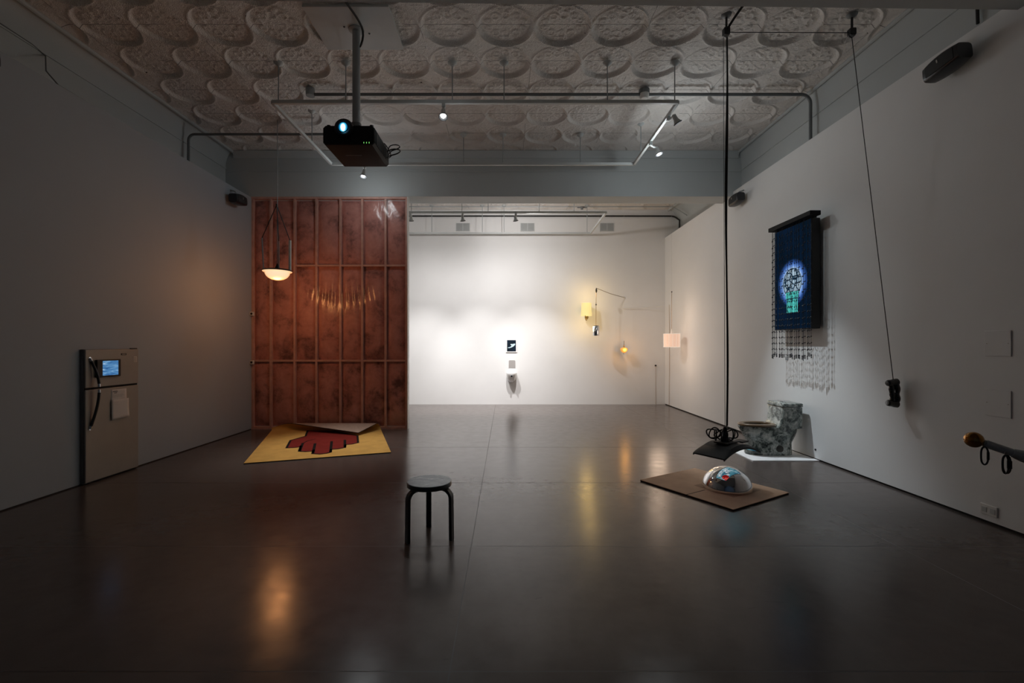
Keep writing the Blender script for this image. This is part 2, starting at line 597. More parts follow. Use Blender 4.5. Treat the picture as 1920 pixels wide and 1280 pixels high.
for i in range(7):
    x0, x1 = sx[i] + 0.019, sx[i + 1] - 0.019
    cuts = [0.04, 1.28, 4.30] if i < 2 else [0.04, 1.28, 3.06, 4.30]
    for z in cuts[1:-1]:
        MB().box((x0, YP + 0.022, z - 0.017), (x1, YP + 0.088, z + 0.017)).build('blocking', M_STUD, part, bevel=0.003)
    for k in range(len(cuts) - 1):
        z0, z1 = cuts[k] + 0.017, cuts[k + 1] - 0.017
        nx, nz = 8, 24
        vs = []; fs = []
        ph = random.uniform(0, 6)
        for a in range(nz + 1):
            for c in range(nx + 1):
                u, q = c / nx, a / nz
                puff = (1 - (2 * u - 1) ** 4) * (1 - (2 * q - 1) ** 8)
                vs.append((x0 + (x1 - x0) * u, YP + 0.085 - 0.05 * puff - 0.006 * puff * math.sin(9 * q + ph + 3 * u), z0 + (z1 - z0) * q))
        for a in range(nz):
            for c in range(nx):
                p = a * (nx + 1) + c
                fs.append((p, p + 1, p + nx + 2, p + nx + 1))
        MB().add(vs, fs).build('insulation_batt', M_INS, part)
# the film: gathered into fine creases near the lamp's height
nx, nz = 300, 150
vs = []; fs = []
x0, x1, z0, z1 = XL + 0.01, -1.84, 0.02, 4.32
for a in range(nz + 1):
    for c in range(nx + 1):
        x = x0 + (x1 - x0) * c / nx; z = z0 + (z1 - z0) * a / nz
        cx = math.exp(-((x + 2.95) / 0.62) ** 2); cz = math.exp(-((z - 2.52) / 0.17) ** 2)
        y = 0.010 * cx * cz * math.sin(58 * (x + 0.35 * (z - 2.5) * (x + 3.1)) + 2 * math.sin(5 * x))
        cx2 = math.exp(-((x + 2.15) / 0.35) ** 2)
        y += 0.003 * cx2 * math.sin(26 * x + 11 * z + 1.5 * math.sin(3 * z))
        y += 0.003 * math.sin(7 * x + 3 * z) * math.sin(2.3 * z)
        vs.append((x, YP + 0.006 + min(max(y, -0.012), 0.010), z))
for a in range(nz):
    for c in range(nx):
        p = a * (nx + 1) + c
        fs.append((p, p + 1, p + nx + 2, p + nx + 1))
MB().add(vs, fs).build('plastic_film', M_FILM, part)

# ------------------------------------------------------------------ fittings
def outlet_box(name, a, b, face, label, cat, sockets=2):
    """small wall plate; box a..b, face axis pointing to the room"""
    a, b = Vector(a), Vector(b)
    root = thing(name, (a + b) / 2, label, cat)
    MB().box(a, b).build('plate', M_WHITE, root, bevel=0.004)
    return root


# two small boxes at the partition's left edge
for k, (py, lab) in enumerate(((588, 'small white junction box on the left edge of the pink partition, upper of two'),
                               (679, 'small white junction box on the left edge of the pink partition, lower of two'))):
    c = at(467, py, YP - 0.03); c.x = -4.71
    root = thing('junction_box', c, lab, 'junction box', 'junction boxes on the partition edge')
    bx = MB().box((c.x - 0.032, YP - 0.05, c.z - 0.036), (c.x + 0.032, YP - 0.005, c.z + 0.036)); bx.build('box_body', M_WHITE, root, bevel=0.004)
    MB().cyl((c.x, YP - 0.054, c.z), (c.x, YP - 0.049, c.z), 0.021, 14).build('knockout', M_BLACK, root)

# blank plates and an outlet on the right wall
for z0, z1, lab in ((1.47, 1.69, 'square white blank wall plate on the right wall, the higher of two'),
                    (0.95, 1.18, 'square white blank wall plate on the right wall, the lower of two above the outlet')):
    root = thing('wall_plate', (XR, 3.92, z0), lab, 'wall plate', 'blank plates on the right wall')
    MB().box((XR - 0.008, 3.81, z0), (XR, 4.02, z1)).build('plate', M_WALL, root, bevel=0.002)
    for y in (3.83, 4.0):
        MB().cyl((XR - 0.010, y, (z0 + z1) / 2), (XR - 0.007, y, (z0 + z1) / 2), 0.004, 10).build('screw', M_STEEL, root)
root = thing('power_outlet', (XR, 3.985, 0.08), 'white double power outlet low on the right wall', 'outlet')
MB().box((XR - 0.012, 3.915, 0.075), (XR, 4.055, 0.165)).build('plate', M_WHITE, root, bevel=0.004)
for y in (3.95, 4.02):
    MB().box((XR - 0.015, y - 0.022, 0.098), (XR - 0.011, y + 0.022, 0.142)).build('socket', M_TRACK, root, bevel=0.003)


# ------------------------------------------------------------------ track lights
ZT = 4.67
M_BULB = emission('lit_bulb', (1.0, 0.97, 0.90), 30)
M_BULBD = emission('lit_bulb_far', (1.0, 0.95, 0.85), 14)


def track(x0, x1, y0, y1, z, hang, label, far=False):
    root = thing('lighting_track', ((x0 + x1) / 2, y0, z), label, 'lighting track')
    w_, h_ = 0.018, 0.022
    MB().box((x0, y0 - w_, z - h_), (x1, y0 + w_, z + h_)).build('rail', M_TRACK, root)
    MB().box((x0 - 0.02, y1 - w_, z - h_), (x1, y1 + w_, z + h_)).build('rail', M_TRACK, root)
    if hang:
        MB().box((x0 - w_, y0, z - h_), (x0 + w_, y1, z + h_)).build('rail', M_TRACK, root)
    MB().box((x1 - w_, y0, z - h_), (x1 + w_, y1, z + h_)).build('rail', M_TRACK, root)
    return root


def hanger(root, x, y, z, zc=ZC):
    r_ = MB().cyl((x, y, z + 0.02), (x, y, zc), 0.007, 8).build('hanger_rod', M_PIPE, root)
    MB().lathe([(0.012, -0.05), (0.03, -0.035), (0.055, -0.015), (0.06, 0.0)], 18, Matrix.Translation((x, y, zc + 0.005))).build('canopy', M_TRACK, r_)


near_track = track(-2.98, 2.2, 5.81, 7.79, ZT, True, 'grey rectangular lighting track hung under the tin ceiling beside the projector')
for x in (-2.9, -2.04, -0.68, -0.02, 1.30, 2.16):
    hanger(near_track, x, 5.81, ZT)
for x in (-0.72, -0.045, 1.28):
    hanger(near_track, x, 7.79, ZT)
hanger(near_track, 2.2, 7.40, ZT); hanger(near_track, -2.98, 7.0, ZT)

far_track = track(-4.6, 2.19, 9.9, 11.72, 4.46, False, 'white rectangular lighting track hung in the bright far room')
for x in (-2.05, -0.95, -0.38, 0.73, 1.49):
    hanger(far_track, x, 9.9, 4.46)
for x in (-1.9, -0.6, -0.04, 2.1):
    hanger(far_track, x, 11.72, 4.46)


K = 0.80


def spot(att, head, aim, label, watts, deg=70, color=(0.82, 0.95, 1), far=False, blend=0.8, fill=E_FILL, wide=0, side=0.0):
    """track spot: adapter on the rail, short arm, neck and flared can with the lit bulb"""
    att, head, aim = Vector(att), Vector(head), Vector(aim)
    d = (aim - head).normalized()
    root = thing('track_spotlight', att, label, 'spotlight', 'lit track spotlights')
    body = M_TRACK
    MB().box(att + Vector((-0.022, -0.022, -0.075)), att + Vector((0.022, 0.022, -0.0225))).build('track_adapter', body, root, bevel=0.004)
    back = head - d * 0.15 * K
    MB().tube([att + Vector((0, 0, -0.07)), (att + Vector((0, 0, -0.09)) + back) / 2, back], 0.013, 8).build('arm', body, root)
    X = frame_to(head, d)
    def sc(pr):
        return [(a * K, b_ * K) for a, b_ in pr]
    MB().lathe(sc([(0.018, -0.155), (0.034, -0.15), (0.036, -0.075), (0.042, -0.06), (0.060, -0.015), (0.066, 0.0), (0.060, 0.0), (0.052, -0.02), (0.02, -0.03)]), 28, X).build('housing', body, root)
    MB().lathe(sc([(0.067, -0.012), (0.072, -0.008), (0.072, 0.004), (0.062, 0.006), (0.040, -0.012), (0.030, -0.022)]), 28, X, cap=False).build('rim', M_BLACK, root)
    MB().lathe(sc([(0.010, -0.028), (0.032, -0.020), (0.033, -0.010), (0.022, 0.0), (0.001, 0.002)]), 20, X).build('bulb', M_BULB if not far else M_BULBD, root)
    lamp_spot('spot_beam', head + d * 0.02, aim, watts, deg, blend, color, 0.035, root)
    if wide:
        lamp_spot('wide_beam', head + d * 0.02, (aim.x, aim.y, aim.z - 0.5), wide, 150, 1.0, color, 0.035, root)
    if far:
        # near-hemisphere spot added to fill the upper far wall and ceiling
        lamp_spot('added_fill', head + d * 0.05 + Vector((0, 0.05, 0)), head + Vector((side, 1.0, -0.05)), fill, 174, 0.5, color, 0.04, root)
    else:
        lamp_point('added_fill', head + d * 0.09, fill, (0.90, 0.97, 1.0), 0.10, root)  # point light added off the can to brighten the ceiling
    return root


h1 = at(831, 219, 5.72)
spot((-0.79, 5.81, ZT), h1, (-0.60, 3.6, 0.0), 'track spotlight facing forward in the middle of the front rail', E_STOOL, 42, blend=1.0, fill=E_FILL * 0.25)
h2 = at(1271, 231, 6.03)
spot((2.2, 6.14, ZT), h2, (4.2, 6.5, 1.5), 'track spotlight on the right rail nearest the front, tilted to the right wall', E_BEADS, 74, (0.82, 0.95, 1), blend=1.0, fill=E_FILL * 0.3)
h3 = at(1236, 289, 6.98)
spot((2.2, 6.90, ZT), h3, (3.75, 6.25, 0.0), 'track spotlight on the right rail, farther one aimed at the toilet', E_TOILET, 48, (0.85, 0.94, 1), blend=1.0, fill=E_FILL * 2.3)
h4 = at(681, 331, 7.70)
spot((-2.41, 7.79, ZT), h4, (-2.65, 6.85, 0.0), 'track spotlight hung below the projector over the yellow rug', E_RUG, 46, (1, 0.97, 0.92), blend=1.0, fill=E_FILL * 1.4)
for px, aimx, ks, lab in ((771, -2.2, 0.8, 'white track spotlight in the far room, leftmost of three'), (868, -0.5, 0.9, 'white track spotlight in the far room, middle of three'), (967, 1.0, 2.6, 'white track spotlight in the far room, rightmost of three')):
    hp = at(px, 414, 9.98)
    spot((hp.x, 9.9, 4.46), hp, (aimx, YF, -0.5), lab, E_FAR, 60, (1, 0.95, 0.93), far=True, blend=1.0, fill=E_FAR_FILL * ks, wide=E_FAR_WIDE, side=0.9 if ks > 2 else 0.0)

# ------------------------------------------------------------------ conduits, smoke detector, ceiling cables
r = 0.022
p = [(-2.72, 6.43, 5.11), (4.18, 6.43, 5.11)] + arc((4.18, 6.43, 4.98), (1, 0, 0), (0, 0, 1), 0.13, 90, 0, 8)[1:] + [(4.31, 6.43, 4.45)]
p = [Vector(q) for q in p]
cd = MB().tube(p, r, 10).build('ceiling_conduit', M_GREYPIPE, origin=p[0])
tag(cd, 'long dark conduit across the tin ceiling bending down at the right wall', 'conduit')
jb = MB().lathe([(0.02, -0.075), (0.06, -0.07), (0.065, 0.03)], 20, Matrix.Translation((-2.76, 6.43, 5.16)))
tag(jb.build('junction_box', M_PIPE), 'round junction box on the ceiling at the left end of the long conduit', 'junction box')
p = [Vector((-5.13, 7.36, 4.30)), Vector((-5.13, 7.36, 4.88))] + arc((-5.03, 7.36, 4.88), (-1, 0, 0), (0, 0, 1), 0.10, 0, 90, 6)[1:] + [Vector((-2.9, 7.36, 4.98))]
tag(MB().tube(p, 0.02, 10).build('wall_conduit', M_GREYPIPE, origin=p[0]), 'dark conduit bending up from the left wall and running behind the projector', 'conduit')
sm = at(1205, 180, 6.5)
root = thing('smoke_detector', (sm.x, 6.43, 5.05), 'small round smoke detector on the long ceiling conduit', 'smoke detector')
MB().lathe([(0.02, -0.055), (0.045, -0.05), (0.062, -0.03), (0.066, 0.0), (0.066, 0.02)], 24, Matrix.Translation((sm.x, 6.43, 5.10))).build('housing', M_WHITE, root)
MB().lathe([(0.055, 0.018), (0.075, 0.02), (0.075, 0.075)], 24, Matrix.Translation((sm.x, 6.43, 5.10))).build('base', M_GREYPIPE, root)

p = [Vector((-5.0, YF - 0.025, 5.0)), Vector((4.36, YF - 0.025, 5.0))] + [Vector((4.36, YF - 0.125, 5.0)) + Vector((0.16 * math.sin(a), 0.10 * math.cos(a), -0.10 * (1 - math.cos(a)))) for a in (0.3, 0.6, 0.9, 1.2, 1.5)] + [Vector((4.53, 11.85, 4.83)), Vector((4.53, 11.84, 4.44))]
tag(MB().tube(p, 0.02, 10).build('far_conduit', M_BLACK, origin=p[0]), 'black conduit along the top of the far wall curving at the right corner', 'conduit')
p = [Vector((-5.0, 11.62, 5.11)), Vector((4.25, 11.62, 5.11)), Vector((4.40, 11.55, 5.00)), Vector((4.50, 11.3, 4.80))]
tag(MB().tube(p, 0.012, 8).build('far_ceiling_conduit', M_PIPE, origin=p[0]), 'thin grey conduit across the far room ceiling', 'conduit')
sp = thing('sprinkler', (1.95, 11.62, 5.08), 'small dark fitting on the thin far room conduit', 'sprinkler')
MB().lathe([(0.03, -0.05), (0.035, -0.02), (0.06, 0.0), (0.05, 0.02)], 16, Matrix.Translation((1.95, 11.62, 5.09))).build('head', M_GREYPIPE, sp)
MB().tube([(1.83, 11.62, 5.085), (2.07, 11.62, 5.085)], 0.012, 8).build('pipe_stub', M_GREYPIPE, sp)

# air vents high on the far wall
for px, lab in ((868, 'grey air vent high on the far wall, leftmost of three'), (989, 'grey air vent high on the far wall, middle of three'), (1138, 'grey air vent high on the far wall, rightmost of three')):
    c = at(px, 426, YF)
    v = thing('air_vent', c, lab, 'vent', 'air vents on the far wall')
    MB().box((c.x - 0.185, YF - 0.014, c.z - 0.11), (c.x + 0.185, YF, c.z + 0.11)).build('frame', M_TRACK, v, bevel=0.003)
    s = MB()
    for half in (-1, 1):
        for k in range(9):
            z = c.z - 0.088 + k * 0.022
            s.box((c.x + half * 0.09 - 0.078, YF - 0.02, z - 0.003), (c.x + half * 0.09 + 0.078, YF - 0.012, z + 0.006))
    s.build('louvre', mat('vent_grey', (0.30, 0.31, 0.31), 0.5), v)

# the slack cable on the left upper wall
p = [Vector((XUL + 0.01, 3.75, 4.9)), Vector((XUL + 0.012, 5.0, 4.875)), Vector((XUL + 0.012, 5.15, 4.84)), Vector((-5.0, 4.95, 4.55)), Vector((-4.78, 4.86, 4.345)), Vector((-4.78, 5.2, 4.34)), Vector((-4.78, 7.1, 4.34))]
tag(MB().tube(p, 0.007, 8).build('wall_cable', M_GREYPIPE, origin=p[0]), 'thin dark cable dropping over the top edge of the left wall', 'cable')
p = [at(1836, 8, 4.28), at(1836, 20, 4.25), at(1836, 49, 4.25)]
p = [Vector((4.375, 4.22, 5.0)), Vector((4.375, 4.22, 4.72)), Vector((4.37, 4.21, 4.54))]
tag(MB().tube(p, 0.013, 8).build('cable_stub', M_RUBBER, origin=p[0]), 'short thick black cable end on the upper right wall above the speaker', 'cable')

# ------------------------------------------------------------------ projector
pr_x, pr_y = -1.69, 5.15
pl = thing('projector_mount', (pr_x, pr_y, ZC), 'white square ceiling board with grey pole that carries the projector', 'mount')
MB().box((-2.15, 4.80, ZC - 0.035), (-1.235, 5.5, ZC - 0.005)).build('ceiling_board', M_TRACK, pl, bevel=0.003)
MB().lathe([(0.07, -0.05), (0.085, -0.045), (0.085, -0.03)], 20, Matrix.Translation((pr_x, pr_y, ZC))).build('flange', M_PIPE, pl)
for dx, dy in ((-0.12, -0.05), (0.13, 0.06)):
    MB().lathe([(0.008, -0.006), (0.012, 0.0)], 8, Matrix.Translation((pr_x + dx, pr_y + dy, ZC - 0.037))).build('bolt', M_BLACK, pl)
MB().cyl((pr_x, pr_y, 4.05), (pr_x, pr_y, ZC - 0.04), 0.043, 24).build('pole', M_PIPE, pl)
MB().lathe([(0.05, 0), (0.055, 0.01), (0.055, 0.05), (0.046, 0.06)], 20, Matrix.Translation((pr_x, pr_y, 4.02))).build('collar', M_GREYPIPE, pl)
MB().box((pr_x - 0.07, pr_y - 0.06, 3.889), (pr_x + 0.07, pr_y + 0.06, 4.03)).build('bracket', M_SATIN, pl, bevel=0.01)
for dx in (-0.16, 0.16):
    MB().tube([(pr_x, pr_y, 3.93), (pr_x + dx, pr_y - 0.12, 3.899)], 0.010, 6).build('bracket_arm', M_SATIN, pl)

pj = thing('projector', (-1.66, 5.1, 3.68), 'black projector with glowing lens hanging from the ceiling pole', 'projector')
x0, x1, y0, y1, z0, z1 = -1.93, -1.385, 4.80, 5.40, 3.68, 3.885
def ring_rect(y, dx, dz0, dz1):
    c = 0.025
    a, b_, lo, hi = x0 + dx, x1 - dx, z0 + dz0, z1 - dz1
    return [(a + c, y, lo), (b_ - c, y, lo), (b_, y, lo + c), (b_, y, hi - c), (b_ - c, y, hi), (a + c, y, hi), (a, y, hi - c), (a, y, lo + c)]
MB().loft([ring_rect(y0, 0.008, 0.006, 0.006), ring_rect(y0 + 0.012, 0, 0, 0), ring_rect(y1 - 0.012, 0, 0, 0), ring_rect(y1, 0.008, 0.006, 0.006)]).build('body', M_PROJ, pj)
lc = Vector((-1.705, y0, 3.852))
XL_ = frame_to(lc, (0, -1, 0))
MB().lathe([(0.10, -0.06), (0.10, 0.005), (0.094, 0.022), (0.074, 0.026), (0.068, 0.014), (0.064, -0.005)], 36, XL_).build('lens_housing', M_SATIN, pj)
MB().lathe([(0.058, 0.028), (0.052, 0.040), (0.046, 0.030)], 32, XL_, cap=False).build('lens_ring', M_BLACK, pj)


def lens_material():
    m = bpy.data.materials.new('lit_lens_glass'); m.use_nodes = True
    t = NT(m); b = t.n['Principled BSDF']
    b.inputs['Base Color'].default_value = (0.01, 0.015, 0.02, 1); b.inputs['Roughness'].default_value = 0.08
    v = t.coord('Object')
    sub = t.new('ShaderNodeVectorMath'); sub.operation = 'SUBTRACT'; t.link(v, sub.inputs[0])
    c = lc - Vector((-1.66, 5.1, 3.68)) + Vector((0.004, 0, -0.006))
    sub.inputs[1].default_value = c
    sc = t.new('ShaderNodeVectorMath'); sc.operation = 'MULTIPLY'; t.link(sub.outputs[0], sc.inputs[0]); sc.inputs[1].default_value = (1.25, 0, 0.8)
    ln = t.new('ShaderNodeVectorMath'); ln.operation = 'LENGTH'; t.link(sc.outputs[0], ln.inputs[0])
    k = t.math('DIVIDE', ln.outputs['Value'], 0.06, clamp=True)
    col = t.ramp(k, [(0.0, (1, 1, 1)), (0.40, (0.75, 0.98, 1.0)), (0.56, (0.03, 0.30, 0.50)), (0.8, (0.006, 0.09, 0.18)), (1.0, (0.0, 0.02, 0.05))])
    t.link(col, b.inputs['Emission Color']); b.inputs['Emission Strength'].default_value = 2.2
    return m


MB().lathe([(0.056, 0.02), (0.05, 0.031), (0.036, 0.040), (0.018, 0.045), (0.001, 0.046)], 28, XL_).build('lens_glass', lens_material(), pj)
lamp_spot('projector_beam', lc + Vector((0, -0.06, 0)), (-0.6, YB, 1.8), E_PROJ, 46, 0.25, (0.45, 0.72, 1.0), 0.03, pj)
for k in range(3):
    MB().box((-1.498 + 0.028 * k, y0 - 0.002, z0 + 0.014), (-1.493 + 0.028 * k, y0 + 0.012, z0 + 0.029)).build('indicator_light', emission('green_led', (0.30, 1.0, 0.22), 0.9), pj)
for x, y in ((x0 + 0.05, y0 + 0.04), (x1 - 0.04, y0 + 0.04), (x0 + 0.05, y1 - 0.05), (x1 - 0.04, y1 - 0.05)):
    MB().lathe([(0.016, 0), (0.02, 0.005), (0.02, 0.018)], 14, Matrix.Translation((x, y, z1 - 0.002))).build('corner_foot', M_BLACK, pj)
sl = MB()
for k in range(9):
    sl.box((x1 - 0.002, y0 + 0.10 + 0.045 * k, z0 + 0.04), (x1 + 0.003, y0 + 0.122 + 0.045 * k, z1 - 0.04))
sl.build('vent_grille', M_BLACK, pj)
MB().box((-1.78, y0 + 0.26, z0 - 0.002), (-1.60, y0 + 0.268, z0 + 0.002)).build('lamp_cover_slot', M_PIPE, pj)
# cables by the projector
cb = MB()
def loop_path(c, rx, rz, tilt, n=26, drop=0.0):
    return [Vector((c[0] + rx * math.cos(a), c[1] + tilt * math.sin(a), c[2] + rz * math.sin(a))) for a in [2 * math.pi * i / n for i in range(n)]]
base = Vector((x1 + 0.055, 5.2, 3.82))
root = thing('projector_cables', base, 'loose black cable loops at the right side of the projector', 'cable')
MB().tube([Vector((x1 + 0.014, 5.30, 3.80)), base + Vector((-0.03, 0.08, 0.055)), base + Vector((0.03, 0.05, 0.06)), base + Vector((0.11, 0.0, 0.035)), base + Vector((0.135, -0.02, 0.0)), base + Vector((0.09, 0.0, -0.015)), base + Vector((0.0, 0.05, -0.01)), Vector((x1 + 0.014, 5.32, 3.78))], 0.007, 8).build('cable_loop', M_RUBBER, root, sub=1)
MB().tube([Vector((x1 + 0.014, 5.22, 3.78)), base + Vector((0.02, 0.02, 0.0)), base + Vector((0.10, 0.02, -0.005)), base + Vector((0.138, 0.0, -0.035)), base + Vector((0.10, -0.01, -0.07)), base + Vector((0.04, 0.0, -0.08)), Vector((x1 + 0.014, 5.25, 3.74))], 0.008, 8).build('cable_loop', M_RUBBER, root, sub=1)
MB().tube([Vector((x1 + 0.014, 5.1, 3.84)), base + Vector((0.0, -0.05, -0.02)), base + Vector((0.03, 0.05, -0.10)), Vector((x1 + 0.014, 5.2, 3.71))], 0.007, 8).build('cable_loop', M_RUBBER, root, sub=1)
# the power lead above
p = [at(650, -12, 4.8), at(655, 14, 4.8), at(664, 30, 4.88), at(677, 46, 4.98), at(680, 60, 5.02), at(676, 70, 5.05)]
p[0].z = ZC - 0.03; p[1].z = ZC - 0.045; p[2].z = ZC - 0.05
pole_p = [Vector((-1.70, 4.20, ZC - 0.02)), Vector((-1.69, 4.55, ZC - 0.05)), Vector((-1.63, 4.80, ZC - 0.06)), Vector((-1.585, 4.95, ZC - 0.09)), Vector((-1.58, 5.06, 5.06)), Vector((-1.60, 5.10, 4.98)), Vector((-1.640, 5.11, 4.90))]
tag(MB().tube(pole_p, 0.013, 8).build('power_lead', M_RUBBER, sub=1, origin=pole_p[0]), 'thick black power lead curving over the white ceiling board to the projector pole', 'cable')

# ------------------------------------------------------------------ speakers
def speaker(c, L, tilt, side, label):
    """small cabinet on a wall bracket; long axis along the wall, sections rounded; side = direction out of the wall"""
    c = Vector(c)
    root = thing('wall_speaker', c, label, 'speaker', 'black wall speakers')
    X = Matrix.Translation(c) @ Matrix.Rotation(R(tilt), 4, 'X')
    rings = []
    for k in range(9):
        t_ = -1 + 2 * k / 8
        w_ = 0.085 * (1 - 0.18 * t_ * t_); h_ = 0.092 * (1 - 0.20 * t_ * t_)
        ring = []
        for j in range(20):
            a = 2 * math.pi * j / 20
            cx, cz = math.cos(a), math.sin(a)
            e = 0.45
            ring.append(X @ Vector((w_ * math.copysign(abs(cx) ** e, cx), t_ * L / 2, h_ * math.copysign(abs(cz) ** e, cz))))
        rings.append(ring)
    MB().loft(rings).build('cabinet', M_SATIN, root, angle=50)
    gb = MB()
    g = []
    for k in range(7):
        t_ = -0.8 + 1.6 * k / 6
        w_ = 0.087 * (1 - 0.22 * t_ * t_); h_ = 0.06 * (1 - 0.24 * t_ * t_)
        g.append([X @ Vector((side * (w_ - 0.012), t_ * L / 2, -h_)), X @ Vector((side * (w_ + 0.002), t_ * L / 2, -h_)), X @ Vector((side * (w_ + 0.002), t_ * L / 2, h_)), X @ Vector((side * (w_ - 0.012), t_ * L / 2, h_))])
    gb.loft(g).build('grille', mat('speaker_grille', (0.02, 0.021, 0.022), 0.7, bump=0.6, bscale=300), root)
    MB().box((-0.004, -0.016, -0.006), (0.004, 0.016, 0.006), X @ Matrix.Translation((side * 0.088, 0.0, 0.02)) @ Matrix.Rotation(R(80), 4, 'X')).build('badge', M_STEEL, root)
    wx = c.x - side * 0.0
    MB().tube([c + Vector((-side * 0.02, 0, 0.05)), c + Vector((-side * 0.05, 0, 0.14)), c + Vector((-side * 0.14, 0, 0.17))], 0.014, 8).build('bracket', M_PIPE, root)
    return root


speaker((4.11, 4.24, 4.19), 0.34, -6, -1, 'large looking black speaker high on the right wall near the front')
speaker((4.11, 8.10, 4.16), 0.32, -4, -1, 'small looking black speaker on the right wall beside the far room opening')
speaker((-4.62, 7.86, 4.08), 0.32, 6, 1, 'black speaker high on the left wall beside the pink partition')
speaker((-4.62, 3.93, 4.12), 0.34, 6, 1, 'black speaker at the left edge, high on the left wall near the front')

# ------------------------------------------------------------------ refrigerator
fx, fy0, fy1, fz = -4.69, 5.075, 5.815, 1.52
fr = thing('refrigerator', (fx, (fy0 + fy1) / 2, 0), 'beige steel top-freezer refrigerator set shallowly against the left wall', 'refrigerator')
M_FR = mat('beige_fridge_steel', (0.33, 0.31, 0.285), 0.45, 0.2, var=0.05, vscale=4, bump=0.08, bscale=220)
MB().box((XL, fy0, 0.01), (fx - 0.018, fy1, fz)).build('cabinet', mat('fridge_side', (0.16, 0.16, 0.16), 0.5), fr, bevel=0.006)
MB().box((fx - 0.016, fy0 + 0.004, 1.085), (fx, fy1 - 0.004, fz - 0.004)).build('freezer_door', M_FR, fr, bevel=0.006)
MB().box((fx - 0.016, fy0 + 0.004, 0.02), (fx, fy1 - 0.004, 1.062)).build('fridge_door', M_FR, fr, bevel=0.006)
MB().box((fx - 0.024, fy0 + 0.01, 1.055), (fx - 0.012, fy1 - 0.01, 1.092)).build('door_gap', M_VOID, fr)
MB().box((fx - 0.02, fy1 - 0.12, fz), (fx, fy1 - 0.02, fz + 0.012)).build('hinge_cover', M_BLACK, fr, bevel=0.003)
def handle(z0, z1, up):
    pts = []
    n = 16
    for i in range(n + 1):
        t_ = i / n
        k = math.sin(t_ * math.pi / 2) if up else math.cos(t_ * math.pi / 2)
        pts.append(Vector((fx + 0.004 + 0.05 * k, fy0 + 0.055 + 0.06 * k, z0 + (z1 - z0) * t_)))
    return pts
for up, z0_, z1_ in ((False, 1.092, 1.42), (True, 0.62, 1.062)):
    z0h, z1h = z0_, z1_
    pts = handle(z0h, z1h, up) if up else handle(z0h, z1h, False)
    h = MB().tube(pts, 0.0145, 10).build('handle', M_SATIN, fr)
    e0, e1 = (pts[0], pts[-1])
    for e, s in ((pts[0], pts[1]), (pts[-1], pts[-2])):
        MB().cyl(e, e + (s - e).normalized() * 0.035, 0.0165, 12).build('end_cap', M_CHROME, h)
    tip = pts[-1] if not up else pts[0]
    MB().cyl(tip, tip + Vector((-0.012, 0.0, 0)), 0.014, 10).build('mounting_foot', M_CHROME, h)
sb = MB().box((fx, 5.545, 1.445), (fx + 0.004, 5.625, 1.468)); sb.build('badge', M_BLACK, fr, bevel=0.004)
MB().box((fx + 0.0035, 5.56, 1.453), (fx + 0.005, 5.61, 1.460)).build('badge_mark', M_STEEL, fr)
# things fixed on it
def screen_waves():
    m = bpy.data.materials.new('screen_sea_picture'); m.use_nodes = True
    t = NT(m); t.n.remove(t.n['Principled BSDF'])
    g = t.new('ShaderNodeNewGeometry')
    mp = t.new('ShaderNodeMapping'); mp.inputs['Scale'].default_value = (1, 5, 26); t.link(g.outputs['Position'], mp.inputs[0])
    n = t.noise(mp.outputs[0], 1.1, 5, 0.6, 0.5)
    c = t.ramp(n, [(0.36, (0.03, 0.11, 0.30)), (0.52, (0.09, 0.26, 0.52)), (0.62, (0.22, 0.42, 0.66)), (0.70, (0.75, 0.85, 0.95))])
    sep = t.new('ShaderNodeSeparateXYZ'); t.link(g.outputs['Position'], sep.inputs[0])
    e = t.new('ShaderNodeEmission'); t.link(c, e.inputs[0]); e.inputs[1].default_value = 0.85
    t.link(e.outputs[0], t.n['Material Output'].inputs[0])
    return m
mo = thing('small_monitor', (fx, 5.345, 1.205), 'small black framed screen showing blue waves, fixed on the freezer door', 'screen')
MB().box((fx + 0.0008, 5.195, 1.195), (fx + 0.028, 5.515, 1.40)).build('housing', M_BLACK, mo, bevel=0.005)
MB().box((fx + 0.026, 5.265, 1.214), (fx + 0.030, 5.475, 1.384)).build('display', screen_waves(), mo)
M_PAPER = mat('paper', (0.62, 0.60, 0.58), 0.8, var=0.03)
M_INK = mat('grey_ink', (0.18, 0.18, 0.19), 0.8)
def sheet(name, y0, y1, z0, z1, x, label, lines):
    root = thing(name, (x, (y0 + y1) / 2, z0), label, 'paper')
    n = 8; vs = []; fs = []
    for i in range(n + 1):
        for j in range(n + 1):
            u, q = i / n, j / n
            lift = 0.012 * max(0, 0.45 - q) ** 1.5 + 0.006 * u * (1 - q)
            vs.append((x + lift, y0 + (y1 - y0) * u, z0 + (z1 - z0) * q + 0.012 * u * (1 - q)))
    for i in range(n):
        for j in range(n):
            p_ = i * (n + 1) + j; fs.append((p_, p_ + 1, p_ + n + 2, p_ + n + 1))
    o_ = MB().add(vs, fs).build('page', M_PAPER, root)
    md = o_.modifiers.new('thick', 'SOLIDIFY'); md.thickness = 0.0008
    if lines:
        tb = MB()
        for k, (a, b_, q, hgt) in enumerate(lines):
            zz = z0 + (z1 - z0) * q
            tb.box((x + 0.0012, y0 + (y1 - y0) * a, zz), (x + 0.0022, y0 + (y1 - y0) * b_, zz + hgt))
        tb.build('printed_lines', M_INK, root, smooth=False)
    return root
sheet('paper_note', 5.405, 5.625, 0.83, 1.035, fx + 0.001, 'upper paper note with printed lines on the refrigerator door, half covered', [(0.12, 0.42, 0.86, 0.012), (0.2, 0.38, 0.78, 0.010), (0.1, 0.8, 0.68, 0.002), (0.1, 0.85, 0.62, 0.002), (0.1, 0.7, 0.56, 0.002)])
sheet('paper_note', 5.40, 5.645, 0.675, 0.915, fx + 0.014, 'lower blank paper note on the refrigerator door overlapping the other note', [])
